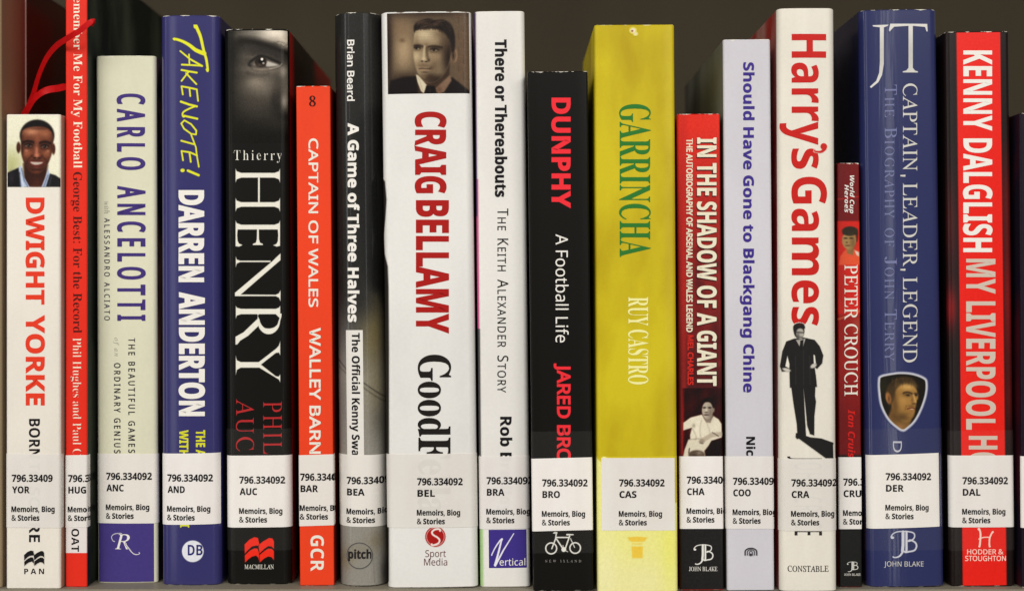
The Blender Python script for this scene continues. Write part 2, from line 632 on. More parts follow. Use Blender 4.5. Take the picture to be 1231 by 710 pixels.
def panel(b, name, x0, x1, y0, y1, fn, res=1.6, layer=1, cut=False, rough=0.4, full=False, coat=0.0, wrinkle=0.0, grain=5.0, parent=None, blur=0, con=1.0, piv=120, lift=0):
    """a printed sheet on the spine; fn(X, Y) paints it"""
    ym = (y0 + y1) / 2
    xm = (x0 + x1) / 2
    s0, s1 = b.loc(x0, ym)[0], b.loc(x1, ym)[0]
    if full:
        s0, s1 = -b.w / 2 - (0.003 if full == 2 else 0.0), b.w / 2 + (0.003 if full == 2 else 0.0)
    z0, z1 = b.loc(xm, y1)[1], b.loc(xm, y0)[1]
    z0 = max(z0, 0.0004); z1 = min(z1, b.h - 0.0004)
    nx = max(2, int((s1 - s0) / b.k * res)); ny = max(2, int((z1 - z0) / b.k * res))
    ss = np.linspace(s0, s1, nx + 1)
    ss = np.array(sorted(set(list(ss) + [c for c in b.cuts() if s0 < c < s1])))
    nx = len(ss) - 1
    zz = np.linspace(z0, z1, ny + 1)
    S, Z = np.meshgrid(ss, zz)
    c, n_ = math.cos(b.th), math.sin(b.th)
    PXX = (S * c + Z * n_ + b.xb) / b.k + CX
    PYY = CY - (-S * n_ + Z * c + b.zb - CZ) / b.k
    P = fn(PXX, PYY)
    P_c, P_a = (P.c, P.a)
    if blur:
        for _ in range(blur):
            Q = np.pad(P_c, ((1, 1), (1, 1), (0, 0)), mode='edge')
            P_c = (Q[:-2, 1:-1] + Q[2:, 1:-1] + Q[1:-1, :-2] + Q[1:-1, 2:] + 2 * Q[1:-1, 1:-1]) / 6
    if con != 1.0:
        P_c = piv + (P_c - piv) * con + lift
    P_c = np.clip(P_c, 6, 255)
    rng = np.random.RandomState(7)
    if grain:
        P_c = P_c + rng.normal(0, grain, P_c.shape[:2])[..., None] * (0.35 if cut else 1)
    pts = np.zeros((ny + 1, nx + 1, 3))
    for i, q in enumerate(ss):
        x, y, nx_, ny_ = b.prof(float(q))
        pts[:, i, 0] = x + nx_ * LAY * layer
        pts[:, i, 1] = y + ny_ * LAY * layer
    pts[:, :, 2] = Z
    idx = np.arange((nx + 1) * (ny + 1)).reshape(ny + 1, nx + 1)
    f = np.stack([idx[:-1, :-1], idx[:-1, 1:], idx[1:, 1:], idx[1:, :-1]], -1).reshape(-1, 4)
    V = pts.reshape(-1, 3)
    colr = np.ones(((nx + 1) * (ny + 1), 4)); colr[:, :3] = lin(np.clip(P_c, 0, 255)).reshape(-1, 3)
    if cut:
        al = P_a.reshape(-1)
        f = f[(al[f] > 0.02).any(1)]
        used = np.unique(f)
        rm = -np.ones(len(V), int); rm[used] = np.arange(len(used))
        V, colr, f = V[used], colr[used], rm[f]
    me = bpy.data.meshes.new(name)
    me.from_pydata(V.tolist(), [], f.tolist())
    at = me.color_attributes.new('print', 'FLOAT_COLOR', 'POINT')
    at.data.foreach_set('color', colr.astype(np.float32).ravel())
    me.polygons.foreach_set('use_smooth', [True] * len(f))
    m = material('printed_picture', None, rough=rough, coat=coat, wrinkle=wrinkle, mottle=0.04, bump=0.004, attr='print')
    return link(name, me, parent or b.root, [m])

# ------------------------------------------------------------------ call-number label
def label_mat(tr, j=0):
    return material('label_paper', (244 - j, 240 - j, 237 - 2 * j), rough=0.33, mottle=0.01, bump=0.006, transparent=tr, mcol=(232, 224, 217), mamt=0.8, mscale=45)

M_LABEL_INK = material('label_ink', (16, 15, 18), rough=0.5, mottle=0.0, bump=0.0)

def sheet(b, name, x0, x1, y0, y1, mat, layer, wrapl=0, wrapr=0, skew=0.0):
    ym = (y0 + y1) / 2
    s0, s1 = b.loc(x0, ym)[0], b.loc(x1, ym)[0]
    if wrapl: s0 = -b.w / 2 - wrapl
    if wrapr: s1 = b.w / 2 + wrapr
    xm = (x0 + x1) / 2
    z0, z1 = b.loc(xm, y1)[1], b.loc(xm, y0)[1]
    ss = sorted(set([s0, s1] + [c for c in b.cuts() if s0 < c < s1]))
    v, f = [], []
    for q in ss:
        x, y, nx, ny = b.prof(q)
        u = (q - (s0 + s1) / 2) / (s1 - s0)
        for j in range(5):
            z = z0 + (z1 - z0) * j / 4 + skew * u
            v.append((x + nx * LAY * layer, y + ny * LAY * layer, z))
    for i in range(len(ss) - 1):
        for j in range(4):
            a = i * 5 + j
            f.append((a, a + 5, a + 6, a + 1))
    me = bpy.data.meshes.new(name)
    me.from_pydata(v, [], f)
    me.polygons.foreach_set('use_smooth', [True] * len(f))
    return link(name, me, b.root, [mat])

def call_label(b, code, x, y, ly0, ly1, x0=None, x1=None, wrapl=0.0, wrapr=0.0, num='796.334092', tr=0.05, tilt=0.0, clipr=None, skew=0.0):
    lx0, lx1 = (x0 if x0 is not None else b.px(-b.w / 2, 0.05)[0]), (x1 if x1 is not None else b.px(b.w / 2, 0.05)[0])
    rr = random.Random(code); skew = skew or rr.uniform(-0.0005, 0.0005)
    lab = sheet(b, 'call_number_label', lx0, lx1, ly0, ly1, label_mat(tr, rr.randint(0, 6)), 4, wrapl, wrapr, skew)
    wnum = 49.2 if len(num) < 10 else 54.6
    def ln(nm, t, xx, w, base, cap, off, st='sans', tk=1.0):
        o = text(b, nm, t, st, base, cap, xx, xx + w, M_LABEL_INK, rot=False, off=off, layer=6, track=tk, parent=lab)
        return o
    ln('call_number', num, x, wnum, y + 0.1, y - 8.5, 0.14, 'bold')
    ln('author_code', code, x + 0.4, {'CAS': 20.5}.get(code, 21.0), y + 13.8, y + 5.6, 0.12, 'bold')
    ln('section_lettering', 'Memoirs, Biog', x - 0.4, 52, y + 36.4, y + 29.5, 0.12, 'bold')
    ln('section_lettering', '& Stories', x - 0.2, 33.5, y + 46.8, y + 40.0, 0.14, 'bold')
    return lab

M_TAPE = None
def tape(b, y0, y1, x0=None, x1=None, wrap=0.0):
    global M_TAPE
    if M_TAPE is None:
        m = bpy.data.materials.new('clear_tape'); m.use_nodes = True
        nt = m.node_tree; bs = nt.nodes['Principled BSDF']
        bs.inputs['Base Color'].default_value = (0.75, 0.72, 0.66, 1); bs.inputs['Roughness'].default_value = 0.28
        tr = N(nt, 'ShaderNodeBsdfTransparent'); ms = N(nt, 'ShaderNodeMixShader'); ms.inputs[0].default_value = 0.985
        nt.links.new(bs.outputs[0], ms.inputs[1]); nt.links.new(tr.outputs[0], ms.inputs[2])
        nt.links.new(ms.outputs[0], nt.nodes['Material Output'].inputs['Surface'])
        M_TAPE = m
    return sheet(b, 'clear_label_tape', x0 or b.px(-b.w / 2, 0.05)[0], x1 or b.px(b.w / 2, 0.05)[0], y0, y1, M_TAPE, 8, wrap, wrap)

# ================================================================== BOOK: tall tan one cut by the left edge
def band_mat(stops=None):
    m = material('tan_cover_band', (188, 158, 128), rough=0.42, coat=0.2).copy()
    nt = m.node_tree
    bs = nt.nodes['Principled BSDF']
    tc = N(nt, 'ShaderNodeTexCoord'); sp = N(nt, 'ShaderNodeSeparateXYZ')
    nt.links.new(tc.outputs['Object'], sp.inputs[0])
    cr = N(nt, 'ShaderNodeValToRGB')
    mr = N(nt, 'ShaderNodeMapRange'); mr.inputs[1].default_value = 0; mr.inputs[2].default_value = 0.1
    nt.links.new(sp.outputs['Y'], mr.inputs[0]); nt.links.new(mr.outputs[0], cr.inputs[0])
    e = cr.color_ramp.elements
    if stops:
        m.name = 'banded_cover'
        e[0].position, e[0].color = stops[0][0], L4(stops[0][1])
        e[1].position, e[1].color = stops[-1][0], L4(stops[-1][1])
        for p, c in stops[1:-1]:
            q = e.new(p); q.color = L4(c)
        nt.links.new(cr.outputs[0], bs.inputs['Base Color'])
        return m
    e[0].position = 0.0; e[0].color = L4((122, 106, 82))
    e[1].position = 1.0; e[1].color = L4((52, 26, 20))
    for p, c in ((0.12, (128, 102, 80)), (0.3, (112, 66, 52)), (0.322, (112, 66, 54)), (0.326, (215, 205, 195)), (0.338, (215, 205, 195)), (0.342, (46, 24, 18))):
        q = e.new(p); q.color = L4(c)
    nt.links.new(cr.outputs[0], bs.inputs['Base Color'])
    return m
b0 = Book('tall tan and brown book cut off by the left edge',
          -40, 706, -62, 1.5, -60, 1.5, depth=0.16, spine=(150, 132, 104), right=band_mat(), hard=True)

# ================================================================== 1 white paperback, smiling man
RED1 = ink((226, 60, 36)); BLK = ink((24, 22, 24)); WHT = ink((236, 232, 224)); CREAM = ink((240, 228, 205))
b = Book('white paperback with orange red lettering below a photo of a smiling man',
         137.5, 707, 7.5, 72.5, 7, 73, depth=0.125, corner=0.0012, spine=(233, 226, 214), right=(176, 140, 118), rough=0.38)  # tan right side: shade put into the colour of the white back cover
def face1(X, Y):
    p = Paint(X, Y, (222, 219, 196), (0, 130), 6.455)
    p.blob(90, 440, 90, 130, (168, 168, 112), 0.8)
    p.blob(440, 200, 60, 200, (230, 225, 208), 0.8)
    p.ell(288, 214, 134, 124, (24, 17, 14), 0.05)
    p.ell(144, 306, 16, 42, (58, 28, 18), 0.25); p.ell(416, 318, 14, 42, (74, 38, 26), 0.25); p.blob(146, 300, 6, 22, (110, 60, 42), 0.6)
    p.poly([(180, 430), (190, 612), (352, 612), (372, 440)], (56, 30, 22), 10)
    p.blob(290, 590, 50, 50, (88, 50, 36), 0.6)
    head = [(166, 230), (176, 174), (228, 150), (300, 143), (362, 154), (402, 190), (412, 240), (408, 306), (398, 366), (372, 432), (336, 484), (290, 508), (244, 500), (204, 458), (178, 400), (164, 330)]
    p.poly(head, (104, 60, 42), 6, smooth=True)
    p.mask = np.clip((6 - p.sdf(catmull(head))) / 12, 0, 1)
    p.blob(250, 182, 66, 32, (190, 132, 100), 0.9); p.blob(352, 196, 42, 34, (168, 108, 78), 0.7); p.blob(300, 160, 90, 10, (60, 34, 24), 0.5)
    p.blob(290, 240, 22, 50, (150, 90, 66), 0.6)
    p.blob(222, 282, 46, 26, (46, 24, 18), 0.8); p.blob(348, 290, 46, 26, (46, 24, 18), 0.8)
    p.blob(210, 350, 34, 26, (158, 96, 70), 0.75); p.blob(362, 352, 28, 26, (156, 98, 72), 0.7)
    p.blob(205, 330, 14, 8, (196, 140, 112), 0.6); p.blob(372, 334, 12, 8, (190, 136, 108), 0.6)
    p.blob(168, 320, 16, 110, (48, 25, 18), 0.8); p.blob(408, 330, 14, 110, (52, 28, 20), 0.8); p.blob(195, 440, 30, 40, (52, 28, 20), 0.7); p.blob(385, 430, 30, 40, (50, 27, 20), 0.7)
    p.line([(178, 270), (214, 256), (258, 266)], 13, (24, 14, 10), 7, smooth=True); p.line([(312, 272), (350, 261), (390, 274)], 13, (24, 14, 10), 7, smooth=True)
    p.ell(220, 292, 26, 10, (104, 84, 74), 0.4); p.ell(348, 300, 26, 10, (104, 84, 74), 0.4)
    p.ell(222, 291, 11, 10, (10, 6, 6), 0.3); p.ell(346, 299, 11, 10, (10, 6, 6), 0.3)
    p.ell(218, 288, 3, 3, (220, 210, 200), 0.5); p.ell(342, 296, 3, 3, (220, 210, 200), 0.5)
    p.line([(192, 288), (220, 279), (250, 290)], 6, (16, 9, 7), 4, smooth=True); p.line([(320, 296), (348, 287), (378, 298)], 6, (16, 9, 7), 4, smooth=True)
    p.line([(195, 306), (220, 312), (248, 306)], 5, (60, 32, 23), 5, 0.7, smooth=True); p.line([(322, 314), (348, 320), (374, 312)], 5, (60, 32, 23), 5, 0.7, smooth=True)
    p.blob(284, 335, 14, 46, (190, 122, 98), 0.8); p.blob(286, 366, 22, 14, (196, 124, 98), 0.8)
    p.blob(252, 372, 14, 14, (70, 36, 26), 0.7); p.blob(322, 376, 14, 14, (70, 36, 26), 0.7)
    p.ell(270, 386, 12, 5, (30, 14, 11), 0.6); p.ell(304, 388, 12, 5, (30, 14, 11), 0.6)
    p.line([(246, 372), (222, 396), (210, 424)], 6, (54, 28, 20), 8, 0.8, smooth=True); p.line([(328, 376), (352, 400), (360, 426)], 6, (54, 28, 20), 8, 0.8, smooth=True)
    p.blob(284, 470, 90, 40, (42, 22, 16), 0.75); p.blob(284, 403, 40, 8, (52, 28, 20), 0.6)
    p.poly([(224, 412), (256, 408), (284, 413), (314, 409), (344, 414), (322, 442), (286, 456), (250, 444)], (98, 42, 38), 4, smooth=True)
    p.poly([(236, 418), (284, 419), (334, 420), (314, 434), (284, 441), (254, 435)], (190, 176, 162), 3, smooth=True)
    for i in range(7): p.line([(250 + i * 12, 420), (251 + i * 11.5, 438)], 1.2, (140, 120, 108), 1.5, 0.6)
    p.blob(286, 462, 36, 8, (134, 74, 62), 0.6); p.blob(286, 494, 28, 10, (116, 66, 46), 0.7)
    p.mask = None
    p.poly([(145, 456), (164, 446), (190, 540), (230, 612), (150, 612)], (176, 188, 208), 4)
    p.line([(168, 470), (188, 560), (215, 608)], 7, (82, 94, 122), 5); p.line([(152, 500), (160, 612)], 8, (60, 66, 82), 5); p.line([(160, 520), (182, 606)], 4, (226, 230, 236), 4, 0.7)
    p.poly([(374, 470), (388, 520), (362, 612), (322, 612), (350, 540)], (166, 178, 200), 4)
    p.line([(372, 520), (340, 610)], 6, (86, 96, 120), 5)
    p.poly([(50, 505), (100, 482), (145, 462), (158, 612), (50, 612)], (26, 24, 28), 5)
    p.poly([(388, 508), (430, 520), (470, 548), (475, 612), (356, 612)], (32, 31, 34), 5)
    p.line([(400, 530), (378, 612)], 6, (80, 82, 88), 5, 0.7); p.blob(90, 540, 20, 50, (52, 48, 54), 0.6)
    return p
panel(b, 'cover_photo', 9, 72.2, 139, 225, face1, res=2.4, blur=3, grain=7, con=1.12, piv=130)
text(b, 'title_lettering', 'DWIGHT', 'bold', 31, 53.5, 237.5, 366, RED1, off=0.5)
text(b, 'title_lettering', 'YORKE', 'bold', 31, 53.8, 378.5, 487, RED1, off=0.5)
text(b, 'subtitle_lettering', 'BORN', 'bold', 35, 48, 503, 550, BLK)
text(b, 'subtitle_lettering', 'TO', 'bold', 35, 48, 556, 577, BLK)
text(b, 'subtitle_lettering', 'SCORE', 'bold', 35, 48, 585, 651, BLK)
def waves(col, x0, y0, w, h):
    def fn(X, Y):
        p = Paint(X, Y, (0, 0, 0)); p.X = (X - x0) / w * 360 + 140; p.Y = (Y - y0) / h * 310 + 100
        for q in ([(140, 190), (200, 130), (260, 100), (305, 110), (322, 185), (308, 205), (280, 203), (230, 215), (180, 260), (143, 305)],
                  [(322, 188), (370, 150), (440, 110), (480, 115), (500, 150), (500, 245), (470, 215), (430, 210), (380, 245), (325, 300), (312, 215)],
                  [(143, 325), (200, 268), (260, 236), (300, 240), (318, 290), (322, 400), (308, 350), (280, 325), (230, 340), (185, 372), (146, 412)],
                  [(325, 318), (380, 272), (430, 240), (475, 244), (500, 272), (500, 382), (470, 345), (430, 336), (380, 362), (326, 410)]):
            p.poly(q, col, 4)
        p.c[:] = col
        return p
    return fn
def emblem(b, name, x0, x1, y0, y1, fn, bg, layer=2, res=3.2, blur=0, grain=2):
    def g(X, Y):
        p = fn(X, Y)
        a = p.a[..., None]
        if not getattr(p, 'keep', False):
            p.c = p.c * a + np.array(bg, float) * (1 - a)
        return p
    return panel(b, name, x0, x1, y0, y1, g, res=res, layer=layer, cut=True, grain=grain, blur=blur)
emblem(b, 'publisher_emblem', 28, 54.5, 660, 681, waves((22, 20, 22), 29, 661, 24.2, 18.5), (233, 226, 214))
text(b, 'publisher_lettering', 'PAN', 'bold', 689.3, 682.8, 29.2, 53, BLK, rot=False, track=1.35)
call_label(b, 'YOR', 14.3, 578.4, 545, 633.7, wrapl=0.002, wrapr=0.003, num='796.33409', tr=0.17)

# ================================================================== 2 tall thin red
def hug_back():
    m = material('dark_green_back_cover', (24, 30, 26), rough=0.5, mcol=(86, 92, 74), mamt=0.75, mscale=26, mottle=0.05)
    return m
b = Book('thinnest tall red book, running out of the top of the picture',
         -52, 705, 78.5, 105, 79, 104.3, depth=0.155, corner=0.0007, spine=(228, 48, 32), right=hug_back(), rough=0.35, hard=False)
text(b, 'title_lettering', 'Remember Me For My Football', 'serifb', 88.6, 98.8, -14, 202, CREAM, off=-0.1)
text(b, 'title_lettering', 'George Best: For the Record', 'serifb', 88.2, 98.4, 206.7, 400, ink((84, 22, 16)), off=-0.1)
text(b, 'author_lettering', 'Phil Hughes and Paul C', 'serifb', 87.8, 97.6, 406, 547, CREAM, off=-0.28)
sheet(b, 'white_print_band', 79, 104.3, 547, 664, material('white_print', (228, 220, 216), rough=0.4), 1)
text(b, 'subtitle_lettering', 'COAT', 'bold', 86, 95, 626, 662.5, BLK)
call_label(b, 'HUG', 82, 578.7, 546.5, 633.4, wrapl=0.001, wrapr=0.0035, tr=0.12)

# ================================================================== 3 cream-green, purple lettering
PUR = ink((66, 50, 118)); CBG = (221, 219, 192)
b = Book('pale green hardback with purple capital lettering and a purple block at its foot',
         67, 700.5, 115.5, 185, 115, 190, depth=0.15, bulge=0.0012, corner=0.0018, spine=CBG,
         right=material('carlo_back', (26, 24, 30), rough=0.4, mcol=(170, 120, 90), mamt=0.8, mscale=55), hard=True, rough=0.4)
text(b, 'title_lettering', 'CARLO', 'sans', 140.5, 174, 112.6, 204.5, PUR, track=1.45, off=1.1)
text(b, 'title_lettering', 'ANCELOTTI', 'sans', 141, 174.5, 223.5, 385.5, PUR, track=1.45, off=1.1)
text(b, 'author_lettering', 'with', 'ital', 125, 131, 242, 257, ink((150, 150, 140)))
text(b, 'author_lettering', 'ALESSANDRO ALCIATO', 'sans', 125, 131.8, 262, 385, ink((60, 56, 70)), track=1.4, off=0.15)
text(b, 'subtitle_lettering', 'THE BEAUTIFUL GAMES', 'sans', 154.3, 162.2, 406, 544, ink((40, 36, 44)), track=1.35, off=0.2)
text(b, 'subtitle_lettering', 'of an', 'ital', 137.5, 143, 405.5, 428, ink((160, 160, 150)), track=1.2)
text(b, 'subtitle_lettering', 'ORDINARY GENIUS', 'sans', 137, 144.8, 436, 544.5, ink((40, 36, 44)), track=1.35, off=0.2)
sheet(b, 'purple_print_block', 118, 184.5, 628, 699, material('purple_print', (68, 56, 124), rough=0.38, mottle=0.06), 1)
text(b, 'publisher_emblem', 'R', 'ital', 659.5, 641.5, 138, 156, WHT, rot=False)
def swash(X, Y):
    p = Paint(X, Y, (236, 232, 224), (100, 620), 3.97)
    p.line([(150, 120), (135, 100), (150, 84), (185, 84)], 3, (236, 232, 224), 1.2, smooth=True)
    p.line([(205, 130), (222, 158), (240, 178), (258, 182), (266, 172)], 5, (236, 232, 224), 1.2, w2=3, smooth=True)
    return p
emblem(b, 'publisher_emblem', 132, 169, 639, 668, swash, (68, 56, 124), layer=3)
call_label(b, 'ANC', 127.5, 576.2, 545, 628.6, wrapl=0.001, wrapr=0.001, tr=0.1)

# ================================================================== 4 blue, yellow brush lettering
NAVY4 = (52, 50, 104)
b = Book('glossy blue violet hardback with yellow brush lettering above bold white capitals',
         18.5, 703, 192, 263, 193.5, 265, depth=0.155, bulge=0.0016, corner=0.003, spine=NAVY4, left=(110, 108, 160), right=(30, 30, 78), hard=True, rough=0.32, coat=0.5, wrinkle=0.012)  # paler left side carries the soft highlight in its colour
YEL = (226, 226, 40)
def take(X, Y):
    p = Paint(X, Y, YEL, (195, 20), 6.455)
    T = dict(soft=3)
    p.line([(258, 82), (282, 120), (300, 170), (320, 260), (342, 340), (345, 410)], 26, YEL, w2=18, smooth=True, **T)
    p.line([(96, 178), (150, 190), (210, 222), (262, 262), (318, 282)], 18, YEL, w2=34, smooth=True, **T)
    p.line([(140, 268), (215, 330), (308, 384)], 12, YEL, w2=16, **T)
    p.line([(152, 374), (230, 378), (308, 382)], 14, YEL, **T)
    p.line([(208, 295), (212, 375)], 12, YEL, **T)
    p.line([(150, 415), (205, 426), (268, 436)], 15, YEL, **T)
    p.line([(205, 430), (150, 500)], 13, YEL, **T); p.line([(185, 440), (265, 525)], 13, YEL, **T)
    p.line([(150, 542), (205, 552), (268, 566)], 14, YEL, **T)
    p.line([(150, 542), (160, 605)], 13, YEL, **T); p.line([(212, 556), (218, 618)], 13, YEL, **T); p.line([(268, 566), (278, 655)], 13, YEL, **T)
    o = 645.5
    p.line([(145, 15 + o), (210, 38 + o), (268, 52 + o)], 17, YEL, **T); p.line([(262, 52 + o), (180, 85 + o), (158, 110 + o), (175, 130 + o)], 14, YEL, smooth=True, **T)
    p.line([(170, 125 + o), (272, 148 + o)], 16, YEL, **T)
    p.line([(148, 185 + o), (172, 160 + o), (225, 190 + o), (265, 240 + o), (262, 270 + o), (225, 265 + o), (170, 225 + o), (148, 185 + o)], 13, YEL, smooth=False, **T)
    p.line([(225, 272 + o), (262, 370 + o), (268, 430 + o)], 12, YEL, **T)
    p.line([(148, 318 + o), (245, 345 + o)], 14, YEL, **T)
    p.line([(150, 398 + o), (215, 408 + o), (270, 432 + o)], 14, YEL, **T)
    p.line([(150, 398 + o), (162, 470 + o)], 13, YEL, **T); p.line([(212, 410 + o), (222, 482 + o)], 14, YEL, **T); p.line([(268, 430 + o), (284, 520 + o)], 12, YEL, **T)
    p.line([(200, 550 + o), (282, 585 + o)], 19, YEL, **T); p.ell(158, 548 + o, 17, 14, YEL, 0.2)
    p.c[:] = YEL
    return p
emblem(b, 'brush_title_lettering', 206, 252, 30, 216, take, NAVY4, res=3)
text(b, 'title_lettering', 'DARREN', 'bold', 214.6, 245.2, 228.5, 339, WHT, off=0.9)
text(b, 'title_lettering', 'ANDERTON', 'bold', 215, 246, 351, 499.8, WHT, off=0.9)
YI = ink((214, 214, 50))
text(b, 'subtitle_lettering', 'THE A', 'bold', 235.5, 246.5, 516.5, 548, YI, off=0.25)
text(b, 'subtitle_lettering', 'WITH', 'bold', 215.5, 226.5, 516.5, 548, YI, off=0.25)
text(b, 'subtitle_lettering', 'I', 'bold', 216.5, 227.5, 628, 633.5, YI)
def disc(X, Y):
    p = Paint(X, Y, (225, 226, 232)); p.ell(231.7, 662, 13, 13, (225, 226, 232), 0.04); return p
emblem(b, 'publisher_emblem', 217, 246, 648, 676, disc, NAVY4)
text(b, 'publisher_lettering', 'DB', 'bold', 666.8, 654.2, 225.8, 243.4, ink((44, 46, 110)), rot=False, layer=3)
call_label(b, 'AND', 200.9, 578.2, 544.5, 630, x0=192.8, x1=263.5, tr=0.05)

# ================================================================== 5 black, eye photo
b = Book('thick black hardback with a photo of an eye and very large serif capitals',
         35, 702, 268.5, 346, 272, 350.5, depth=0.15, bulge=0.0006, corner=0.0036, spine=(20, 19, 16),
         right=band_mat([(0, (172, 12, 10)), (0.1, (150, 10, 8)), (0.2, (34, 14, 12)), (0.8, (26, 16, 13)), (1.0, (150, 12, 10))]), hard=True, rough=0.3, coat=0.08, wear=((225, 220, 205), 0.6))
def eye(X, Y):
    p = Paint(X, Y, (20, 19, 16), (265, 30), 5.07)
    p.blob(270, 340, 190, 330, (58, 54, 48), 0.9)
    p.blob(330, 50, 170, 60, (204, 194, 178), 1.0); p.blob(400, 110, 60, 50, (200, 188, 168), 0.9)
    p.blob(180, 60, 80, 30, (96, 90, 82), 0.6); p.blob(290, 90, 60, 16, (150, 140, 126), 0.6)
    rng = np.random.RandomState(2)
    for i in range(46):
        x = rng.uniform(300, 410); p.line([(x, rng.uniform(100, 150)), (x + rng.uniform(10, 30), rng.uniform(95, 140))], 2, (60, 54, 48), 3, 0.35)
    p.line([(130, 108), (200, 106), (290, 132), (410, 180)], 50, (28, 25, 22), 20, smooth=True)
    p.line([(200, 150), (300, 170), (400, 215)], 34, (44, 40, 36), 24, 0.9, smooth=True)
    p.blob(150, 200, 50, 60, (72, 67, 60), 0.7); p.blob(220, 196, 60, 14, (104, 96, 86), 0.6)
    p.blob(260, 270, 120, 34, (122, 112, 100), 0.85)
    p.poly([(184, 248), (210, 208), (250, 192), (305, 210), (364, 246), (330, 256), (275, 264), (215, 262)], (66, 60, 54), 7, smooth=True)
    p.poly([(276, 222), (310, 228), (352, 246), (310, 254), (280, 252)], (168, 162, 152), 6, 0.95, smooth=True); p.blob(208, 240, 12, 12, (112, 106, 98), 0.8)
    p.ell(246, 226, 36, 34, (34, 28, 24), 0.14); p.ell(250, 224, 18, 18, (8, 7, 7), 0.3); p.blob(238, 244, 16, 10, (74, 60, 50), 0.7)
    p.ell(253, 210, 8, 8, (226, 220, 210), 0.4); p.ell(262, 234, 7, 6, (150, 142, 130), 0.5)
    p.line([(182, 250), (208, 205), (250, 188), (315, 212), (372, 246)], 10, (18, 16, 14), 7, smooth=True)
    p.line([(200, 190), (250, 172), (320, 194), (385, 235)], 6, (52, 47, 42), 7, 0.8, smooth=True)
    p.line([(192, 264), (235, 284), (300, 278), (366, 252)], 7, (58, 51, 46), 7, 0.7, smooth=True)
    p.line([(300, 268), (350, 256), (372, 236)], 4, (200, 190, 176), 4, 0.6, smooth=True)
    p.line([(165, 292), (230, 310), (290, 300)], 14, (38, 34, 31), 12, 0.8, smooth=True)
    p.blob(240, 372, 120, 78, (118, 109, 97), 0.75); p.blob(210, 350, 50, 26, (134, 124, 110), 0.5)
    p.blob(385, 285, 24, 40, (150, 140, 126), 0.7)
    p.blob(400, 390, 22, 120, (104, 96, 86), 0.8)
    p.blob(338, 470, 30, 80, (30, 27, 25), 0.8); p.line([(350, 330), (340, 400), (345, 470)], 10, (62, 56, 50), 16, 0.5, smooth=True)
    p.blob(388, 465, 18, 44, (140, 132, 120), 0.8)
    p.blob(388, 560, 50, 24, (28, 26, 24), 0.9)
    p.blob(190, 480, 90, 60, (62, 57, 51), 0.6)
    p.blob(350, 625, 70, 40, (58, 53, 46), 0.5)
    p.c += rng.normal(0, 3, X.shape)[..., None]
    f = np.clip((p.Y - 560) / 120, 0, 1)[..., None]; e = np.clip((95 - p.X) / 60, 0, 1)[..., None]
    base = np.array((20, 19, 16.))
    p.c = p.c * (1 - f) + base * f; p.c = p.c * (1 - e) + base * e
    return p
panel(b, 'cover_photo', 272.5, 345, 37, 172, eye, res=2.2, coat=0.08, rough=0.3, grain=6, blur=1, con=1.2, piv=50, lift=2)
OW = ink((232, 228, 214))
text(b, 'title_lettering', 'Thierry', 'serifb', 192, 181, 281.3, 338.5, OW, rot=False, track=1.2, off=-0.42)
def henry(X, Y):
    c = (232, 228, 214)
    p = Paint(X, Y, c, (270, 170), 4.177)
    def stem(y0, y1, lo=1, hi=1):
        a = [(55, y0 - 21 * lo), (61, y0 - 8 * lo), (84, y0), (250, y0), (272, y0 - 8 * lo), (278, y0 - 22 * lo)]
        d = [(278, y1 + 25 * hi), (272, y1 + 8 * hi), (250, y1), (84, y1), (61, y1 + 8 * hi), (55, y1 + 24 * hi)]
        p.poly(a + d, c, 1.6)
    stem(158, 182); p.poly([(168, 180), (177, 180), (177, 307), (168, 307)], c, 1.6); stem(305, 328)
    stem(418, 442, 1, 0)
    p.poly([(278, 438), (278, 524), (262, 528), (244, 521), (260, 514), (267, 500), (269, 470), (266, 438)], c, 1.6)
    p.poly([(55, 438), (55, 526), (72, 528), (90, 520), (72, 512), (65, 498), (63, 470), (66, 438)], c, 1.6)
    p.poly([(163, 440), (172, 440), (173, 490), (178, 508), (192, 514), (192, 520), (142, 520), (142, 514), (157, 508), (162, 490)], c, 1.6)
    p.X = (X - 180) * 2.96; p.Y = (Y - 220) * 2.96
    k = 1.2
    p.poly([(306, 261), (310, 272), (322, 276), (430, 276), (430, 281), (322, 281), (310, 286), (306, 299)], c, k)
    p.poly([(465, 250), (465, 274), (322, 398), (306, 402), (303, 402), (303, 390), (436, 278), (450, 264)], c, k)
    p.poly([(303, 396), (448, 397), (459, 392), (465, 381), (465, 420), (459, 407), (448, 402), (303, 402)], c, k)
    p.poly([(306, 436), (310, 443), (325, 447), (448, 447), (459, 443), (464, 436), (464, 482), (448, 466), (325, 466), (310, 471), (306, 482)], c, k)
    q = Paint(X, Y, c); q.X, q.Y = p.X, p.Y
    d1 = q.sdf(catmull([(464, 458), (464, 490), (457, 516), (438, 534), (414, 536), (394, 522), (385, 500), (384, 470), (384, 458)]))
    d2 = q.sdf(catmull([(457, 466), (457, 494), (449, 508), (432, 516), (410, 515), (397, 502), (391, 486), (390, 466)]))
    p.put(np.minimum((k - d1) / (2 * k), (k + d2) / (2 * k)) * (p.Y > 464), c)
    p.poly([(384, 482), (393, 502), (350, 543), (322, 560), (311, 574), (305, 574), (305, 546), (334, 530)], c, k)
    p.poly([(306, 614), (310, 630), (324, 636), (388, 636), (450, 588), (459, 578), (464, 562), (464, 612), (459, 602), (448, 604), (396, 645), (448, 686), (458, 688), (464, 680), (464, 708), (459, 698), (390, 656), (324, 656), (310, 664), (306, 682)], c, k)
    p.c[:] = c
    return p
emblem(b, 'title_lettering', 282, 338, 201, 460, henry, (20, 19, 16), res=3.4)
RD5 = ink((178, 42, 44))
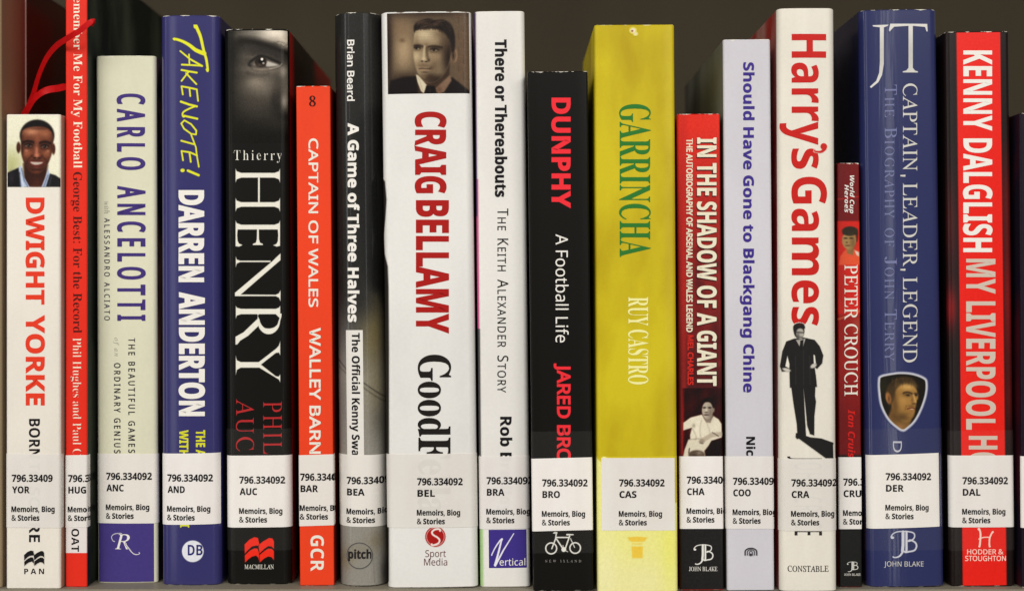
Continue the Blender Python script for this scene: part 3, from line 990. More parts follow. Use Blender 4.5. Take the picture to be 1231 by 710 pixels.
text(b, 'author_lettering', 'PHIL', 'serif', 316.6, 338.6, 482.2, 545, RD5, track=1.1, off=-0.15)
text(b, 'author_lettering', 'AUC', 'serif', 284, 305, 479.2, 541.8, RD5, track=1.1, off=-0.15)
emblem(b, 'publisher_emblem', 293, 330.5, 643.5, 677, waves((236, 44, 26), 294, 645, 35.3, 30.4), (20, 19, 16))
text(b, 'publisher_lettering', 'MACMILLAN', 'serif', 683.3, 678, 294, 329, OW, rot=False)
tape(b, 515, 661)
call_label(b, 'AUC', 287.8, 580.6, 547, 633.3, x0=272.5, x1=350, tr=0.01)

# ================================================================== 6 narrow orange red
b = Book('narrow orange red book with white capitals and a small black eight at the top',
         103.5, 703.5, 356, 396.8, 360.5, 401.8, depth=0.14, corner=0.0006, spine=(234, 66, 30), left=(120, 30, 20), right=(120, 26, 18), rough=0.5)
text(b, 'volume_number', '8', 'serifb', 128, 116, 371.6, 379.6, ink((54, 14, 10)), rot=False)
text(b, 'title_lettering', 'CAPTAIN OF WALES', 'sans', 371, 382.5, 166.5, 369, OW, off=0.35)
text(b, 'author_lettering', 'WALLEY BARN', 'sans', 372, 385.5, 393.8, 545, OW, off=0.5)
text(b, 'publisher_lettering', 'GCR', 'bold', 373.5, 389.3, 642.8, 686, OW)
call_label(b, 'BAR', 361, 577, 546, 631.2, tr=0.1, wrapl=0.001, wrapr=0.004)

# ================================================================== 7 dark to grey rounded
b = Book('dark grey rounded book fading to pale grey, ring emblem at its foot',
         15, 704.5, 401.5, 455, 405, 466, depth=0.15, bulge=0.0022, corner=0.0075, spine=(46, 46, 44), left=(60, 30, 26), right=(40, 38, 34), hard=True, rough=0.3, coat=0.5, wrinkle=0.01)
def brian(X, Y):
    p = Paint(X, Y, (36, 36, 34))
    t = np.clip((Y - 345) / 110, 0, 1)[..., None]
    p.c = p.c * (1 - t) + np.array((142, 138, 129.)) * t
    p.blob(450, 400, 16, 46, (112, 100, 66), 0.9); p.blob(452, 470, 14, 40, (128, 118, 90), 0.7)
    p.poly([(430, 150), (470, 150), (470, 360), (455, 352), (441, 340), (438, 300)], (24, 24, 23), 6, smooth=True)
    p.blob(432, 360, 22, 24, (40, 39, 37), 0.8)
    p.line([(405, 432), (420, 448), (440, 462), (462, 478)], 1.2, (52, 46, 42), 0.6)
    p.line([(405, 440), (440, 468), (462, 484)], 0.9, (62, 56, 50), 0.6)
    p.blob(455, 505, 10, 22, (96, 92, 84), 0.6); p.blob(412, 480, 5, 40, (120, 118, 112), 0.7)
    p.blob(415, 672, 10, 12, (128, 112, 84), 0.7); p.blob(452, 650, 12, 12, (120, 108, 84), 0.6, rot=30)
    p.blob(428, 662, 12, 8, (128, 120, 98), 0.5); p.blob(462, 690, 5, 18, (60, 58, 54), 0.8)
    p.line([(448, 660), (450, 700)], 1, (120, 116, 108), 0.6, 0.7)
    rng = np.random.RandomState(3)
    p.c += rng.normal(0, 3, X.shape)[..., None]
    return p
panel(b, 'printed_spine', 405, 466, 15.8, 703.8, brian, res=0.8, layer=1, full=1, coat=0.5, wrinkle=0.01, rough=0.3, grain=2)
text(b, 'author_lettering', 'Brian Beard', 'sans', 417.3, 426, 48, 121.5, WHT, layer=3, off=0.28)
text(b, 'title_lettering', 'A Game of Three Halves', 'bold', 418, 431.3, 148, 387, WHT, layer=3, off=0.4)
sheet(b, 'white_print_strip', 416.8, 437.3, 396.6, 631, material('white_print', (226, 222, 214), rough=0.4), 2)
text(b, 'subtitle_lettering', 'The Official Kenny Swa', 'bold', 423, 432.4, 399.8, 547, BLK, layer=3, off=0.15)
def ringp(X, Y):
    p = Paint(X, Y, (50, 47, 44)); p.ring(432.2, 667.4, 15.4, 0.9, (50, 47, 44), 0.5); return p
emblem(b, 'publisher_emblem', 415, 449, 650, 685, ringp, (146, 142, 134), layer=3)
text(b, 'publisher_lettering', 'pitch', 'bold', 671, 660.2, 418.3, 447, ink((38, 35, 34)), rot=False, layer=3, off=0.3)
call_label(b, 'BEA', 416.9, 581.3, 546.3, 632.6, tr=0.1, wrapl=0.0001, wrapr=0.0001)

# ================================================================== 8 thick white, sepia portrait
b = Book('thickest white hardback with a sepia portrait of a man in a suit',
         14, 706.5, 457, 566.5, 466.5, 574, depth=0.155, bulge=0.0010, corner=0.0032, spine=(231, 229, 224), left=(70, 62, 52), right=(190, 205, 170), hard=True, rough=0.3, coat=0.45, wear=((120, 105, 90), 0.5))
def sepia(X, Y):
    p = Paint(X, Y, (98, 84, 68), (460, 10), 6.458)
    p.blob(165, 330, 80, 170, (166, 144, 114), 0.95); p.blob(150, 150, 90, 80, (132, 110, 86), 0.7); p.blob(150, 250, 22, 16, (96, 76, 58), 0.7)
    p.blob(40, 300, 34, 400, (44, 34, 28), 0.9); p.blob(330, 30, 400, 40, (56, 44, 36), 0.8)
    p.blob(620, 350, 70, 330, (104, 82, 64), 0.7)
    for i, yy in enumerate(range(60, 660, 62)):
        p.line([(560, yy), (680, yy + 14)], 5, (128, 102, 80), 5, 0.35)
        p.line([(590 + 40 * (i % 2), yy), (588 + 40 * (i % 2), yy + 62)], 5, (72, 54, 42), 6, 0.5)
    p.blob(180, 560, 120, 60, (40, 30, 25), 0.8)
    p.poly([(30, 700), (60, 560), (170, 535), (262, 528), (330, 700)], (32, 25, 22), 8)
    p.poly([(420, 700), (470, 600), (540, 536), (620, 600), (672, 640), (672, 700)], (30, 24, 21), 8)
    p.poly([(262, 520), (280, 700), (440, 700), (520, 540), (520, 430)], (66, 52, 41), 8)
    p.ell(554, 370, 27, 50, (132, 106, 84), 0.25, rot=10); p.blob(550, 368, 10, 26, (62, 46, 36), 0.85); p.blob(562, 395, 10, 16, (150, 122, 98), 0.6)
    head = [(250, 190), (268, 164), (340, 152), (440, 158), (504, 200), (526, 280), (526, 370), (508, 450), (470, 520), (412, 566), (362, 582), (326, 574), (296, 544), (270, 498), (250, 430), (238, 360), (240, 270)]
    skin = (150, 132, 106)
    p.poly(head, skin, 6, smooth=True)
    p.mask = np.clip((6 - p.sdf(catmull(head))) / 12, 0, 1)
    p.blob(322, 205, 84, 40, (200, 184, 152), 0.85); p.blob(440, 200, 50, 30, (116, 98, 78), 0.6)
    for yy in (192, 208, 226): p.line([(262, yy), (330, yy - 5), (410, yy + 3)], 2.5, (122, 104, 82), 4, 0.4, smooth=True)
    p.blob(262, 250, 20, 60, (120, 102, 80), 0.4)
    p.blob(516, 370, 66, 200, (46, 36, 29), 1.0); p.blob(430, 560, 120, 46, (44, 34, 28), 0.95)
    p.blob(262, 375, 26, 44, (188, 170, 136), 0.8); p.blob(412, 378, 36, 24, (148, 124, 98), 0.75); p.blob(480, 260, 34, 70, (92, 74, 58), 0.6)
    p.blob(270, 302, 40, 24, (56, 43, 34), 0.85); p.blob(406, 314, 58, 26, (54, 42, 33), 0.85); p.blob(338, 296, 16, 26, (112, 94, 73), 0.6)
    p.blob(300, 440, 40, 30, (120, 100, 78), 0.6); p.blob(400, 450, 40, 50, (92, 74, 58), 0.6)
    # brows, low and straight
    p.line([(242, 294), (276, 290), (312, 299)], 9, (34, 26, 21), 8, 0.9, smooth=True); p.line([(358, 300), (404, 296), (458, 306)], 10, (34, 26, 21), 8, 0.9, smooth=True)
    p.ell(268, 313, 20, 6, (150, 136, 114), 0.5); p.ell(402, 326, 24, 6, (142, 128, 106), 0.5)
    p.ell(262, 312, 9, 8, (14, 11, 9), 0.3); p.ell(397, 325, 10, 8, (14, 11, 9), 0.3); p.ell(259, 310, 2, 2, (220, 210, 190), 0.5); p.ell(394, 322, 2.2, 2.2, (220, 210, 190), 0.5)
    p.line([(246, 309), (268, 304), (292, 313)], 5, (22, 17, 14), 5, smooth=True); p.line([(372, 321), (402, 316), (436, 327)], 5, (22, 17, 14), 5, smooth=True)
    p.line([(374, 340), (404, 345), (432, 339)], 5, (86, 68, 53), 7, 0.7, smooth=True); p.line([(250, 326), (270, 330), (288, 326)], 5, (110, 90, 70), 6, 0.6, smooth=True)
    p.line([(326, 300), (322, 350), (318, 388)], 13, (200, 184, 150), 9, 0.85, smooth=True)
    p.line([(344, 306), (346, 366), (358, 400)], 14, (74, 58, 46), 11, 0.85, smooth=True)
    p.blob(320, 396, 16, 13, (196, 178, 144), 0.8); p.ell(306, 412, 9, 4, (34, 25, 20), 0.6); p.ell(338, 415, 11, 4, (34, 25, 20), 0.6); p.blob(358, 406, 9, 11, (66, 51, 40), 0.7)
    p.blob(332, 446, 44, 14, (92, 74, 59), 0.5); p.blob(374, 466, 18, 14, (62, 48, 38), 0.5)
    p.line([(284, 472), (312, 468), (330, 471), (368, 472)], 5, (50, 33, 27), 4, smooth=True); p.blob(326, 482, 34, 7, (150, 122, 100), 0.75); p.blob(328, 497, 30, 6, (60, 46, 37), 0.75)
    p.blob(340, 540, 60, 26, (78, 62, 49), 0.75); p.blob(322, 536, 20, 12, (126, 106, 82), 0.7); p.blob(380, 540, 40, 40, (58, 45, 36), 0.6)
    p.mask = None
    p.ell(556, 372, 26, 52, (110, 90, 72), 0.25, rot=10); p.blob(548, 368, 9, 28, (46, 35, 28), 0.9); p.line([(564, 330), (576, 366), (562, 412)], 5, (160, 134, 108), 5, 0.8, smooth=True)
    p.poly([(246, 186), (246, 132), (296, 96), (352, 82), (404, 92), (470, 90), (528, 124), (556, 190), (562, 260), (556, 330), (538, 340), (528, 290), (514, 236), (484, 196), (436, 166), (370, 158), (300, 164), (262, 172)], (38, 30, 26), 7, smooth=True)
    r2 = np.random.RandomState(9)
    for i in range(60):
        x = r2.uniform(250, 430); y = r2.uniform(96, 158)
        p.line([(x, y + 12), (x + 22, y - 3), (x + 58, y - 6)], 2.2, (112, 92, 76) if i % 3 else (22, 17, 15), 3, 0.5, smooth=True)
    for i in range(40):
        x = r2.uniform(430, 525); y = 100 + r2.uniform(0, 0.75) * (x - 380)
        p.line([(x, y), (x + 18, y + 16), (x + 26, y + 40)], 2.2, (80, 64, 53) if i % 2 else (22, 17, 15), 3, 0.4, smooth=True)
    p.blob(530, 320, 14, 40, (58, 45, 36), 0.7)
    for i in range(70):
        t = r2.uniform(0, 1); x = 262 + 250 * t; y = 164 - 8 * math.sin(t * 3.1) + max(0, t - 0.66) * 190
        L = r2.uniform(4, 15)
        p.line([(x, y - 6), (x + r2.uniform(-6, 5), y + L)], 2.5, (44, 35, 29), 4, 0.55)
    p.blob(300, 110, 60, 14, (84, 68, 56), 0.6)
    p.poly([(258, 514), (276, 522), (345, 600), (318, 662), (296, 640), (270, 570)], (202, 192, 166), 4)
    p.poly([(410, 622), (520, 520), (536, 560), (478, 650), (430, 666)], (126, 102, 84), 7); p.blob(440, 630, 26, 26, (96, 72, 58), 0.7)
    p.poly([(338, 602), (404, 606), (424, 700), (318, 700)], (26, 22, 20), 5); p.blob(370, 640, 8, 30, (54, 45, 40), 0.6)
    p.line([(278, 540), (312, 640)], 4, (150, 138, 116), 4, 0.6)
    return p
panel(b, 'cover_photo', 465.6, 564, 15.6, 112.6, sepia, res=2.4, blur=3, grain=6, con=1.15, piv=110, lift=-6, coat=0.45, rough=0.3)
DR = ink((168, 26, 22))
text(b, 'title_lettering', 'CRAIG', 'bold', 499, 536.3, 134.2, 232.3, DR, off=0.8)
text(b, 'title_lettering', 'BELLAMY', 'bold', 500, 539.6, 240.5, 400.4, DR, off=0.8)
text(b, 'subtitle_lettering', 'GoodFella', 'serifb', 503, 541.5, 426, 618, ink((30, 27, 24)), off=0.35)
def dark_patch(X, Y):
    p = Paint(X, Y, (34, 32, 30))
    n = np.sin(Y * 0.9) * 0.5 + np.sin(Y * 2.3 + 1) * 0.3
    p.poly([(454, 205), (462.5, 218), (464.5, 240), (463, 262), (460.5, 285), (462, 305), (466, 320), (467, 345), (467.5, 420), (467, 700), (450, 700), (450, 205)], (38, 35, 32), 0.8)
    p.X = p.X + n
    return p
emblem(b, 'dark_print_edge', 452, 469, 205, 700, dark_patch, (232, 229, 221), layer=1, res=1.4)
def sport(X, Y):
    p = Paint(X, Y, (150, 24, 22))
    p.ell(523.4, 644.4, 12.2, 12.2, (166, 24, 22), 0.03)
    p.ring(523.4, 644.4, 10.6, 0.6, (226, 200, 196), 0.4)
    p.line([(529, 637.5), (524, 635.5), (519.5, 638.5), (520.5, 642), (526, 645.5), (528.5, 649), (526, 653), (519, 653.5)], 2.2, (236, 228, 222), 0.5, smooth=True)
    return p
emblem(b, 'publisher_emblem', 510, 537, 631.5, 658, sport, (232, 229, 221))
M8 = ink((104, 60, 60))
text(b, 'publisher_lettering', 'Sport', 'sans', 668.8, 660.6, 511.3, 536, M8, rot=False)
text(b, 'publisher_lettering', 'Media', 'sans', 679, 670.8, 509.8, 537.6, M8, rot=False)
call_label(b, 'BEL', 501.5, 582.6, 545, 633.6, tr=0.2, wrapl=0.0001, wrapr=0.0001)

# ================================================================== 9 white, black title
b = Book('white paperback with bold black title and a square violet emblem at its foot',
         13.5, 705.5, 571, 629.5, 576.5, 638.5, depth=0.14, bulge=0.0006, corner=0.0022, spine=(230, 227, 221), left=(150, 80, 120), right=(170, 165, 158), rough=0.33, coat=0.2)
text(b, 'title_lettering', 'There or Thereabouts', 'bold', 595, 609, 47.6, 237, BLK, off=0.4)
smallcaps(b, 'subtitle_lettering', 'The Keith Alexander Story', 'sans', 598, 611, 250.6, 471.5, ink((36, 34, 34)), off=0.12)
text(b, 'author_lettering', 'Rob Bradley', 'bold', 601.3, 615, 500.4, 618, BLK, off=0.25)
def edge9(X, Y):
    p = Paint(X, Y, (232, 228, 220))
    p.put(np.clip((576.4 - (X - (Y - 300) * 0.0085)) / 1.5, 0, 1) * (Y > 215) * (Y < 395), (206, 96, 146))
    p.put(np.clip((575 - (X - (Y - 300) * 0.0085)) / 1.5, 0, 1) * (Y < 260), (84, 60, 110))
    p.put(np.clip((577 - (X - (Y - 300) * 0.0085)) / 1.5, 0, 1) * (Y > 395) * (Y < 548), (80, 78, 80))
    p.put(np.clip((579 - (X - (Y - 300) * 0.0085)) / 2, 0, 1) * (Y > 620), (168, 200, 140))
    p.keep = True
    return p
emblem(b, 'coloured_print_edge', 569, 582, 15, 704, edge9, (232, 228, 220), layer=1, res=1.2)
sheet(b, 'violet_emblem_square', 587.6, 633, 636, 682, material('violet_print', (62, 48, 132), rough=0.38), 1, skew=0.0)
def vee(X, Y):
    w = (236, 234, 238)
    p = Paint(X, Y, w, (585, 635), 9.47)
    p.line([(60, 300), (95, 220), (150, 138), (172, 128)], 12, w, 4, w2=20, smooth=True)
    p.line([(168, 130), (135, 270), (95, 412)], 18, w, 4, w2=26, smooth=True)
    p.line([(98, 418), (190, 245), (308, 55)], 24, w, 4, w2=11)
    return p
emblem(b, 'publisher_emblem', 588, 622, 638, 682, vee, (62, 48, 132), layer=3)
text(b, 'publisher_lettering', 'ertical', 'sans', 679, 670.8, 600.6, 631.4, WHT, rot=False, layer=3)
call_label(b, 'BRA', 585, 581.4, 548, 635.2, tr=0.17, wrapl=0.0005, wrapr=0.0015)

# ================================================================== 10 black, red title
b = Book('plain black book with a red title and thin white lettering, bicycle emblem at its foot',
         86, 709.8, 634, 706.3, 641, 713.7, depth=0.14, corner=0.001, spine=(19, 18, 15), rough=0.3, wear=((200, 195, 185), 0.8))
R10 = ink((236, 46, 56))
text(b, 'title_lettering', 'DUNPHY', 'bold', 663, 686, 117.6, 250, R10, off=0.6)
text(b, 'subtitle_lettering', 'A Football Life', 'sans', 668, 682.6, 281.5, 411.4, WHT)
text(b, 'author_lettering', 'JARED BRO', 'sans', 669.5, 686, 436.5, 555, R10, off=0.75)
def bike(X, Y):
    w = (232, 230, 220)
    p = Paint(X, Y, w, (585, 635), 9.47)
    p.ring(735, 222, 62, 15, w, 3); p.ring(1008, 218, 60, 15, w, 3)
    p.line([(792, 60), (786, 110), (742, 225)], 14, w, 3); p.line([(760, 48), (800, 52), (800, 40), (770, 40)], 10, w, 3)
    p.line([(790, 98), (940, 98)], 15, w, 3); p.line([(795, 115), (868, 225)], 15, w, 3)
    p.line([(945, 80), (892, 235)], 15, w, 3); p.line([(915, 66), (985, 66)], 18, w, 3, w2=12)
    p.line([(955, 110), (1002, 212)], 9, w, 3)
    p.ell(878, 235, 27, 27, w, 0.08); p.line([(880, 238), (922, 260)], 8, w, 3); p.line([(868, 188), (876, 230)], 8, w, 3)
    return p
emblem(b, 'publisher_emblem', 653, 700, 637.5, 667, bike, (38, 37, 35))
text(b, 'publisher_lettering', 'NEW ISLAND', 'serif', 675.2, 672.3, 655.3, 698.5, ink((150, 146, 138)), rot=False, track=1.7)
tape(b, 518, 664)
call_label(b, 'BRO', 651.7, 584, 550, 637.2, tr=0.01)

# ================================================================== 11 yellow
YB = (206, 188, 30)
b = Book('thick mustard yellow book with green condensed serif capitals and a pale yellow foot',
         30, 711.5, 714, 811, 719, 814.5, depth=0.10, corner=0.0016, spine=YB, rough=0.36, mcol=(172, 146, 12), mamt=0.9, mscale=34,
         left=(206, 190, 26), wear=((235, 225, 170), 0.5), coat=0.15)
text(b, 'title_lettering', 'GARRINCHA', 'serifb', 745, 781.5, 125.3, 308.6, ink((44, 116, 46)))
text(b, 'author_lettering', 'RUY CASTRO', 'serifb', 755.5, 779, 357, 461.8, ink((240, 236, 160)))
def chip(X, Y):
    p = Paint(X, Y, (232, 220, 190)); p.ell(761, 37, 3.6, 3.2, (232, 222, 190), 0.4); p.ell(764, 41, 2.5, 2, (226, 214, 170), 0.4); p.ell(760, 37.5, 1.4, 1.2, (150, 90, 60), 0.4); return p
emblem(b, 'torn_paper_chip', 756, 768, 32, 45, chip, YB)
def foot(X, Y):
    p = Paint(X, Y, (236, 232, 140))
    p.blob(728, 690, 16, 60, (240, 236, 170), 0.9); p.blob(770, 700, 60, 30, (238, 230, 176), 0.6); p.blob(806, 650, 12, 60, (234, 232, 110), 0.7)
    # yellow above the diagonal edge of the pale part
    e = np.clip((592 + (766 - X) * 0 - Y) / 2, 0, 1)
    p.poly([(700, 545), (725, 545), (735, 556), (770, 590), (812, 604), (830, 604), (830, 545)], YB, 1.5)
    p.poly([(700, 540), (724, 540), (724, 556), (719.5, 552)], YB, 1.0)
    return p
panel(b, 'pale_print_foot', 719, 814, 548, 712, foot, res=0.9, layer=1, full=2, grain=2)
def urn(X, Y):
    c = (238, 200, 70)
    p = Paint(X, Y, c, (740, 635), 9.47)
    p.poly([(135, 98), (250, 88), (360, 98), (335, 135), (300, 148), (190, 148), (158, 135)], c, 6)
    p.poly([(186, 162), (308, 162), (306, 178), (188, 178)], c, 5, 0.6)
    p.poly([(182, 200), (312, 200), (306, 332), (190, 332)], c, 6)
    return p
emblem(b, 'publisher_emblem', 753, 779, 642, 672, urn, (236, 232, 140))
call_label(b, 'CAS', 744.2, 584, 550, 637, x0=723, x1=811, tr=0.14)

# ================================================================== 12 red to dark red
b = Book('narrow red book darkening downwards to a photo of a footballer in white',
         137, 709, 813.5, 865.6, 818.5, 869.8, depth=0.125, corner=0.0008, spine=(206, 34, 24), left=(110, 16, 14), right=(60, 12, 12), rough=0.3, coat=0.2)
def giant(X, Y):
    p = Paint(X, Y, (222, 42, 26))
    t = np.clip((Y - 150) / 170, 0, 1)[..., None]; q = np.clip((Y - 330) / 160, 0, 1)[..., None]
    p.c = p.c * (1 - t) + np.array((134, 26, 24.)) * t
    p.c = p.c * (1 - q) + np.array((62, 20, 22.)) * q
    p.blob(822, 300, 4, 190, (190, 34, 26), 0.8); p.blob(822, 520, 3, 60, (180, 40, 36), 0.9)
    rng = np.random.RandomState(5)
    for i in range(26):
        p.blob(rng.uniform(826, 866), rng.uniform(300, 470), rng.uniform(3, 8), rng.uniform(4, 12), (150, 40, 36) if i % 2 else (60, 16, 18), 0.45)
    z = np.clip((Y - 545) / 6, 0, 1)[..., None]
    p.c = p.c * (1 - z) + np.array((30, 28, 27.)) * z
    return p
panel(b, 'printed_spine', 818, 870, 138, 708.5, giant, res=1.0, layer=1, full=1, coat=0.2, rough=0.3, grain=3)
def footballer(X, Y):
    p = Paint(X, Y, (56, 20, 20), (810, 465), 7.47)
    p.c += (np.sin(p.X * 0.05) * 6 + np.sin(p.Y * 0.03 + p.X * 0.02) * 6)[..., None]
    p.blob(80, 300, 14, 400, (160, 40, 36), 0.8)
    p.poly([(85, 320), (150, 272), (252, 245), (286, 306), (320, 310), (356, 258), (402, 288), (428, 330), (430, 450), (340, 480), (250, 520), (150, 500), (146, 430), (164, 362), (85, 388)], (214, 206, 186), 5)
    p.poly([(130, 470), (200, 450), (345, 462), (318, 520), (275, 570), (286, 640), (80, 640), (96, 560)], (206, 198, 178), 6)
    p.blob(200, 380, 40, 60, (226, 220, 200), 0.6); p.line([(250, 300), (235, 380), (245, 450)], 7, (160, 150, 134), 9, 0.6, smooth=True); p.line([(170, 380), (200, 440), (190, 470)], 8, (150, 140, 124), 9, 0.6, smooth=True); p.line([(130, 472), (210, 462), (300, 468)], 4, (120, 110, 98), 5, 0.7); p.blob(180, 345, 14, 20, (140, 130, 116), 0.7)
    p.line([(300, 330), (330, 420), (300, 450)], 8, (166, 156, 140), 8, 0.6)
    p.poly([(262, 250), (352, 250), (330, 320), (290, 318)], (140, 128, 114), 5)
    p.ell(302, 208, 50, 78, (172, 162, 146), 0.08); p.ell(356, 200, 10, 26, (140, 128, 114), 0.3)
    p.poly([(246, 170), (246, 125), (280, 98), (325, 96), (360, 125), (364, 185), (348, 180), (338, 142), (300, 134), (262, 140)], (38, 30, 28), 4, smooth=True)
    p.blob(330, 230, 24, 60, (112, 100, 90), 0.7)
    p.ell(276, 184, 17, 7, (52, 44, 40), 0.5); p.ell(322, 184, 16, 7, (52, 44, 40), 0.5)
    p.blob(292, 205, 10, 24, (206, 196, 178), 0.7); p.ell(292, 226, 16, 5, (86, 72, 66), 0.5); p.ell(292, 248, 22, 6, (80, 60, 56), 0.5)
    p.line([(425, 420), (340, 430), (260, 475)], 40, (176, 164, 146), 6, 0.9); p.ell(250, 486, 24, 20, (150, 138, 122), 0.4); p.line([(236, 500), (262, 506)], 6, (70, 60, 54), 5, 0.8)
    p.line([(345, 405), (370, 420), (400, 440)], 6, (80, 70, 64), 5)
    p.line([(140, 550), (134, 590)], 8, (60, 50, 46), 4)
    p.poly([(340, 480), (428, 470), (428, 640), (290, 640), (286, 570)], (40, 30, 30), 5)
    p.ell(205, 608, 74, 44, (98, 84, 72), 0.12); p.blob(230, 590, 30, 20, (150, 138, 122), 0.6); p.blob(180, 612, 22, 16, (74, 64, 58), 0.6)
    return p
panel(b, 'cover_photo', 820.5, 868, 466, 548.5, footballer, res=2.6, blur=2, grain=7, con=1.2, lift=-6, layer=2, coat=0.2, rough=0.3)
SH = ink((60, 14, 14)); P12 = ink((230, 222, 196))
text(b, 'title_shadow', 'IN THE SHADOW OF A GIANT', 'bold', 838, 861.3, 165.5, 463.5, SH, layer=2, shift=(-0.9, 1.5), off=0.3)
text(b, 'title_lettering', 'IN THE SHADOW OF A GIANT', 'bold', 838, 861.3, 165.5, 463.5, P12, layer=3, off=0.3)
text(b, 'subtitle_lettering', 'THE AUTOBIOGRAPHY OF ARSENAL AND WALES LEGEND', 'sans', 825, 832.6, 166.5, 399, P12, layer=3, off=0.35)
text(b, 'author_lettering', 'MEL CHARLES', 'sans', 826.5, 833.6, 402.5, 462.5, ink((206, 42, 32)), layer=3, off=0.35)
def jb(col, x0, y0, w, h):
    def fn(X, Y):
        p = Paint(X, Y, col); p.X = (X - x0) / w * 225 + 890; p.Y = (Y - y0) / h * 228 + 180
        p.ell(903, 236, 15, 12, col, 0.2)
        p.line([(898, 232), (908, 204), (945, 186), (1000, 186)], 11, col, 3, smooth=True)
        p.line([(993, 186), (993, 300), (988, 350)], 26, col, 3)
        p.line([(990, 345), (972, 385), (940, 404), (910, 398)], 20, col, 3, w2=10, smooth=True)
        p.line([(1022, 190), (1022, 350)], 20, col, 3)
        p.line([(1000, 188), (1050, 186), (1086, 200), (1090, 232), (1068, 256), (1030, 262)], 12, col, 3, smooth=True)
        p.line([(1040, 262), (1090, 272), (1108, 305), (1092, 342), (1050, 354), (1005, 353)], 15, col, 3, smooth=True)
        p.c[:] = col
        return p
    return fn
emblem(b, 'publisher_emblem', 832, 860, 652.5, 680, jb((232, 230, 222), 834, 654, 23.7, 23.8), (30, 28, 27), layer=3)
text(b, 'publisher_lettering', 'JOHN BLAKE', 'serif', 685.6, 680.6, 828.3, 862.4, WHT, rot=False, layer=3)
call_label(b, 'CHA', 825.5, 580.6, 548, 635, tr=0.03, wrapl=0.0001, wrapr=0.004)

# ================================================================== 13 lilac white
LIL = (208, 205, 211)
b = Book('pale lilac paperback with bold indigo lettering down its spine',
         47.5, 709.5, 868.5, 926.8, 874.8, 930.5, depth=0.14, corner=0.0013, spine=LIL,
         left=material('lilac_side', (104, 104, 92), rough=0.4, mcol=(26, 34, 28), mamt=1.0, mscale=16), right=(190, 186, 194), rough=0.36)
IND = ink((62, 46, 132))
text(b, 'title_lettering', 'Should Have Gone to Blackgang Chine', 'bold', 893.4, 906.3, 75, 471.5, IND, off=0.3)
text(b, 'author_lettering', 'Nick', 'bold', 897, 907.6, 524.5, 557, BLK, off=0.25)
def arch(X, Y):
    c = (30, 28, 34)
    p = Paint(X, Y, c, (880, 640), 9.47)
    for r, w in ((66, 15), (40, 10)):
        pts = [(215 - r, 250)] + [(215 - r * math.cos(math.radians(a)), 215 - r * 0.62 * math.sin(math.radians(a))) for a in range(0, 181, 20)] + [(215 + r, 250)]
        p.line(pts, w, c, 4)
    p.line([(195, 255), (200, 215), (215, 202), (230, 215), (236, 255)], 9, c, 4); p.ell(215, 248, 13, 16, c, 0.3)
    return p
emblem(b, 'publisher_emblem', 894, 912, 655, 669, arch, LIL, res=4)
call_label(b, 'COO', 881, 582, 548, 635, tr=0.13, wrapl=0.003, wrapr=0.001)

# ================================================================== 14 white, red lowercase
HW = (232, 226, 212)
b = Book('white hardback with big red lettering above a walking man in a dark coat',
         10, 710.5, 934.5, 1004, 938.5, 1006.8, depth=0.15, bulge=0.0008, corner=0.003, spine=HW, left=(146, 18, 20), right=(40, 34, 32), hard=True, rough=0.3, coat=0.35)
R14 = ink((196, 32, 26))
text(b, 'title_lettering', 'Harry', 'bold', 951.8, 993.3, 41, 174.2, R14, off=0.2)
text(b, 'title_lettering', 's', 'bold', 951.8, 993.3, 178.6, 203, R14, off=0.2)
def apostrophe(X, Y):
    c = (196, 32, 26)
    p = Paint(X, Y, c, (800, 0), 2.957)
    p.ell(563, 521, 12, 12, c, 0.1); p.line([(566, 527), (552, 540), (528, 536)], 13, c, 1, w2=4, smooth=True)
    return p
emblem(b, 'title_lettering', 975, 996, 172, 187, apostrophe, HW)
text(b, 'title_lettering', 'Games', 'bold', 952, 993.8, 212.5, 391.5, R14, off=0.2)
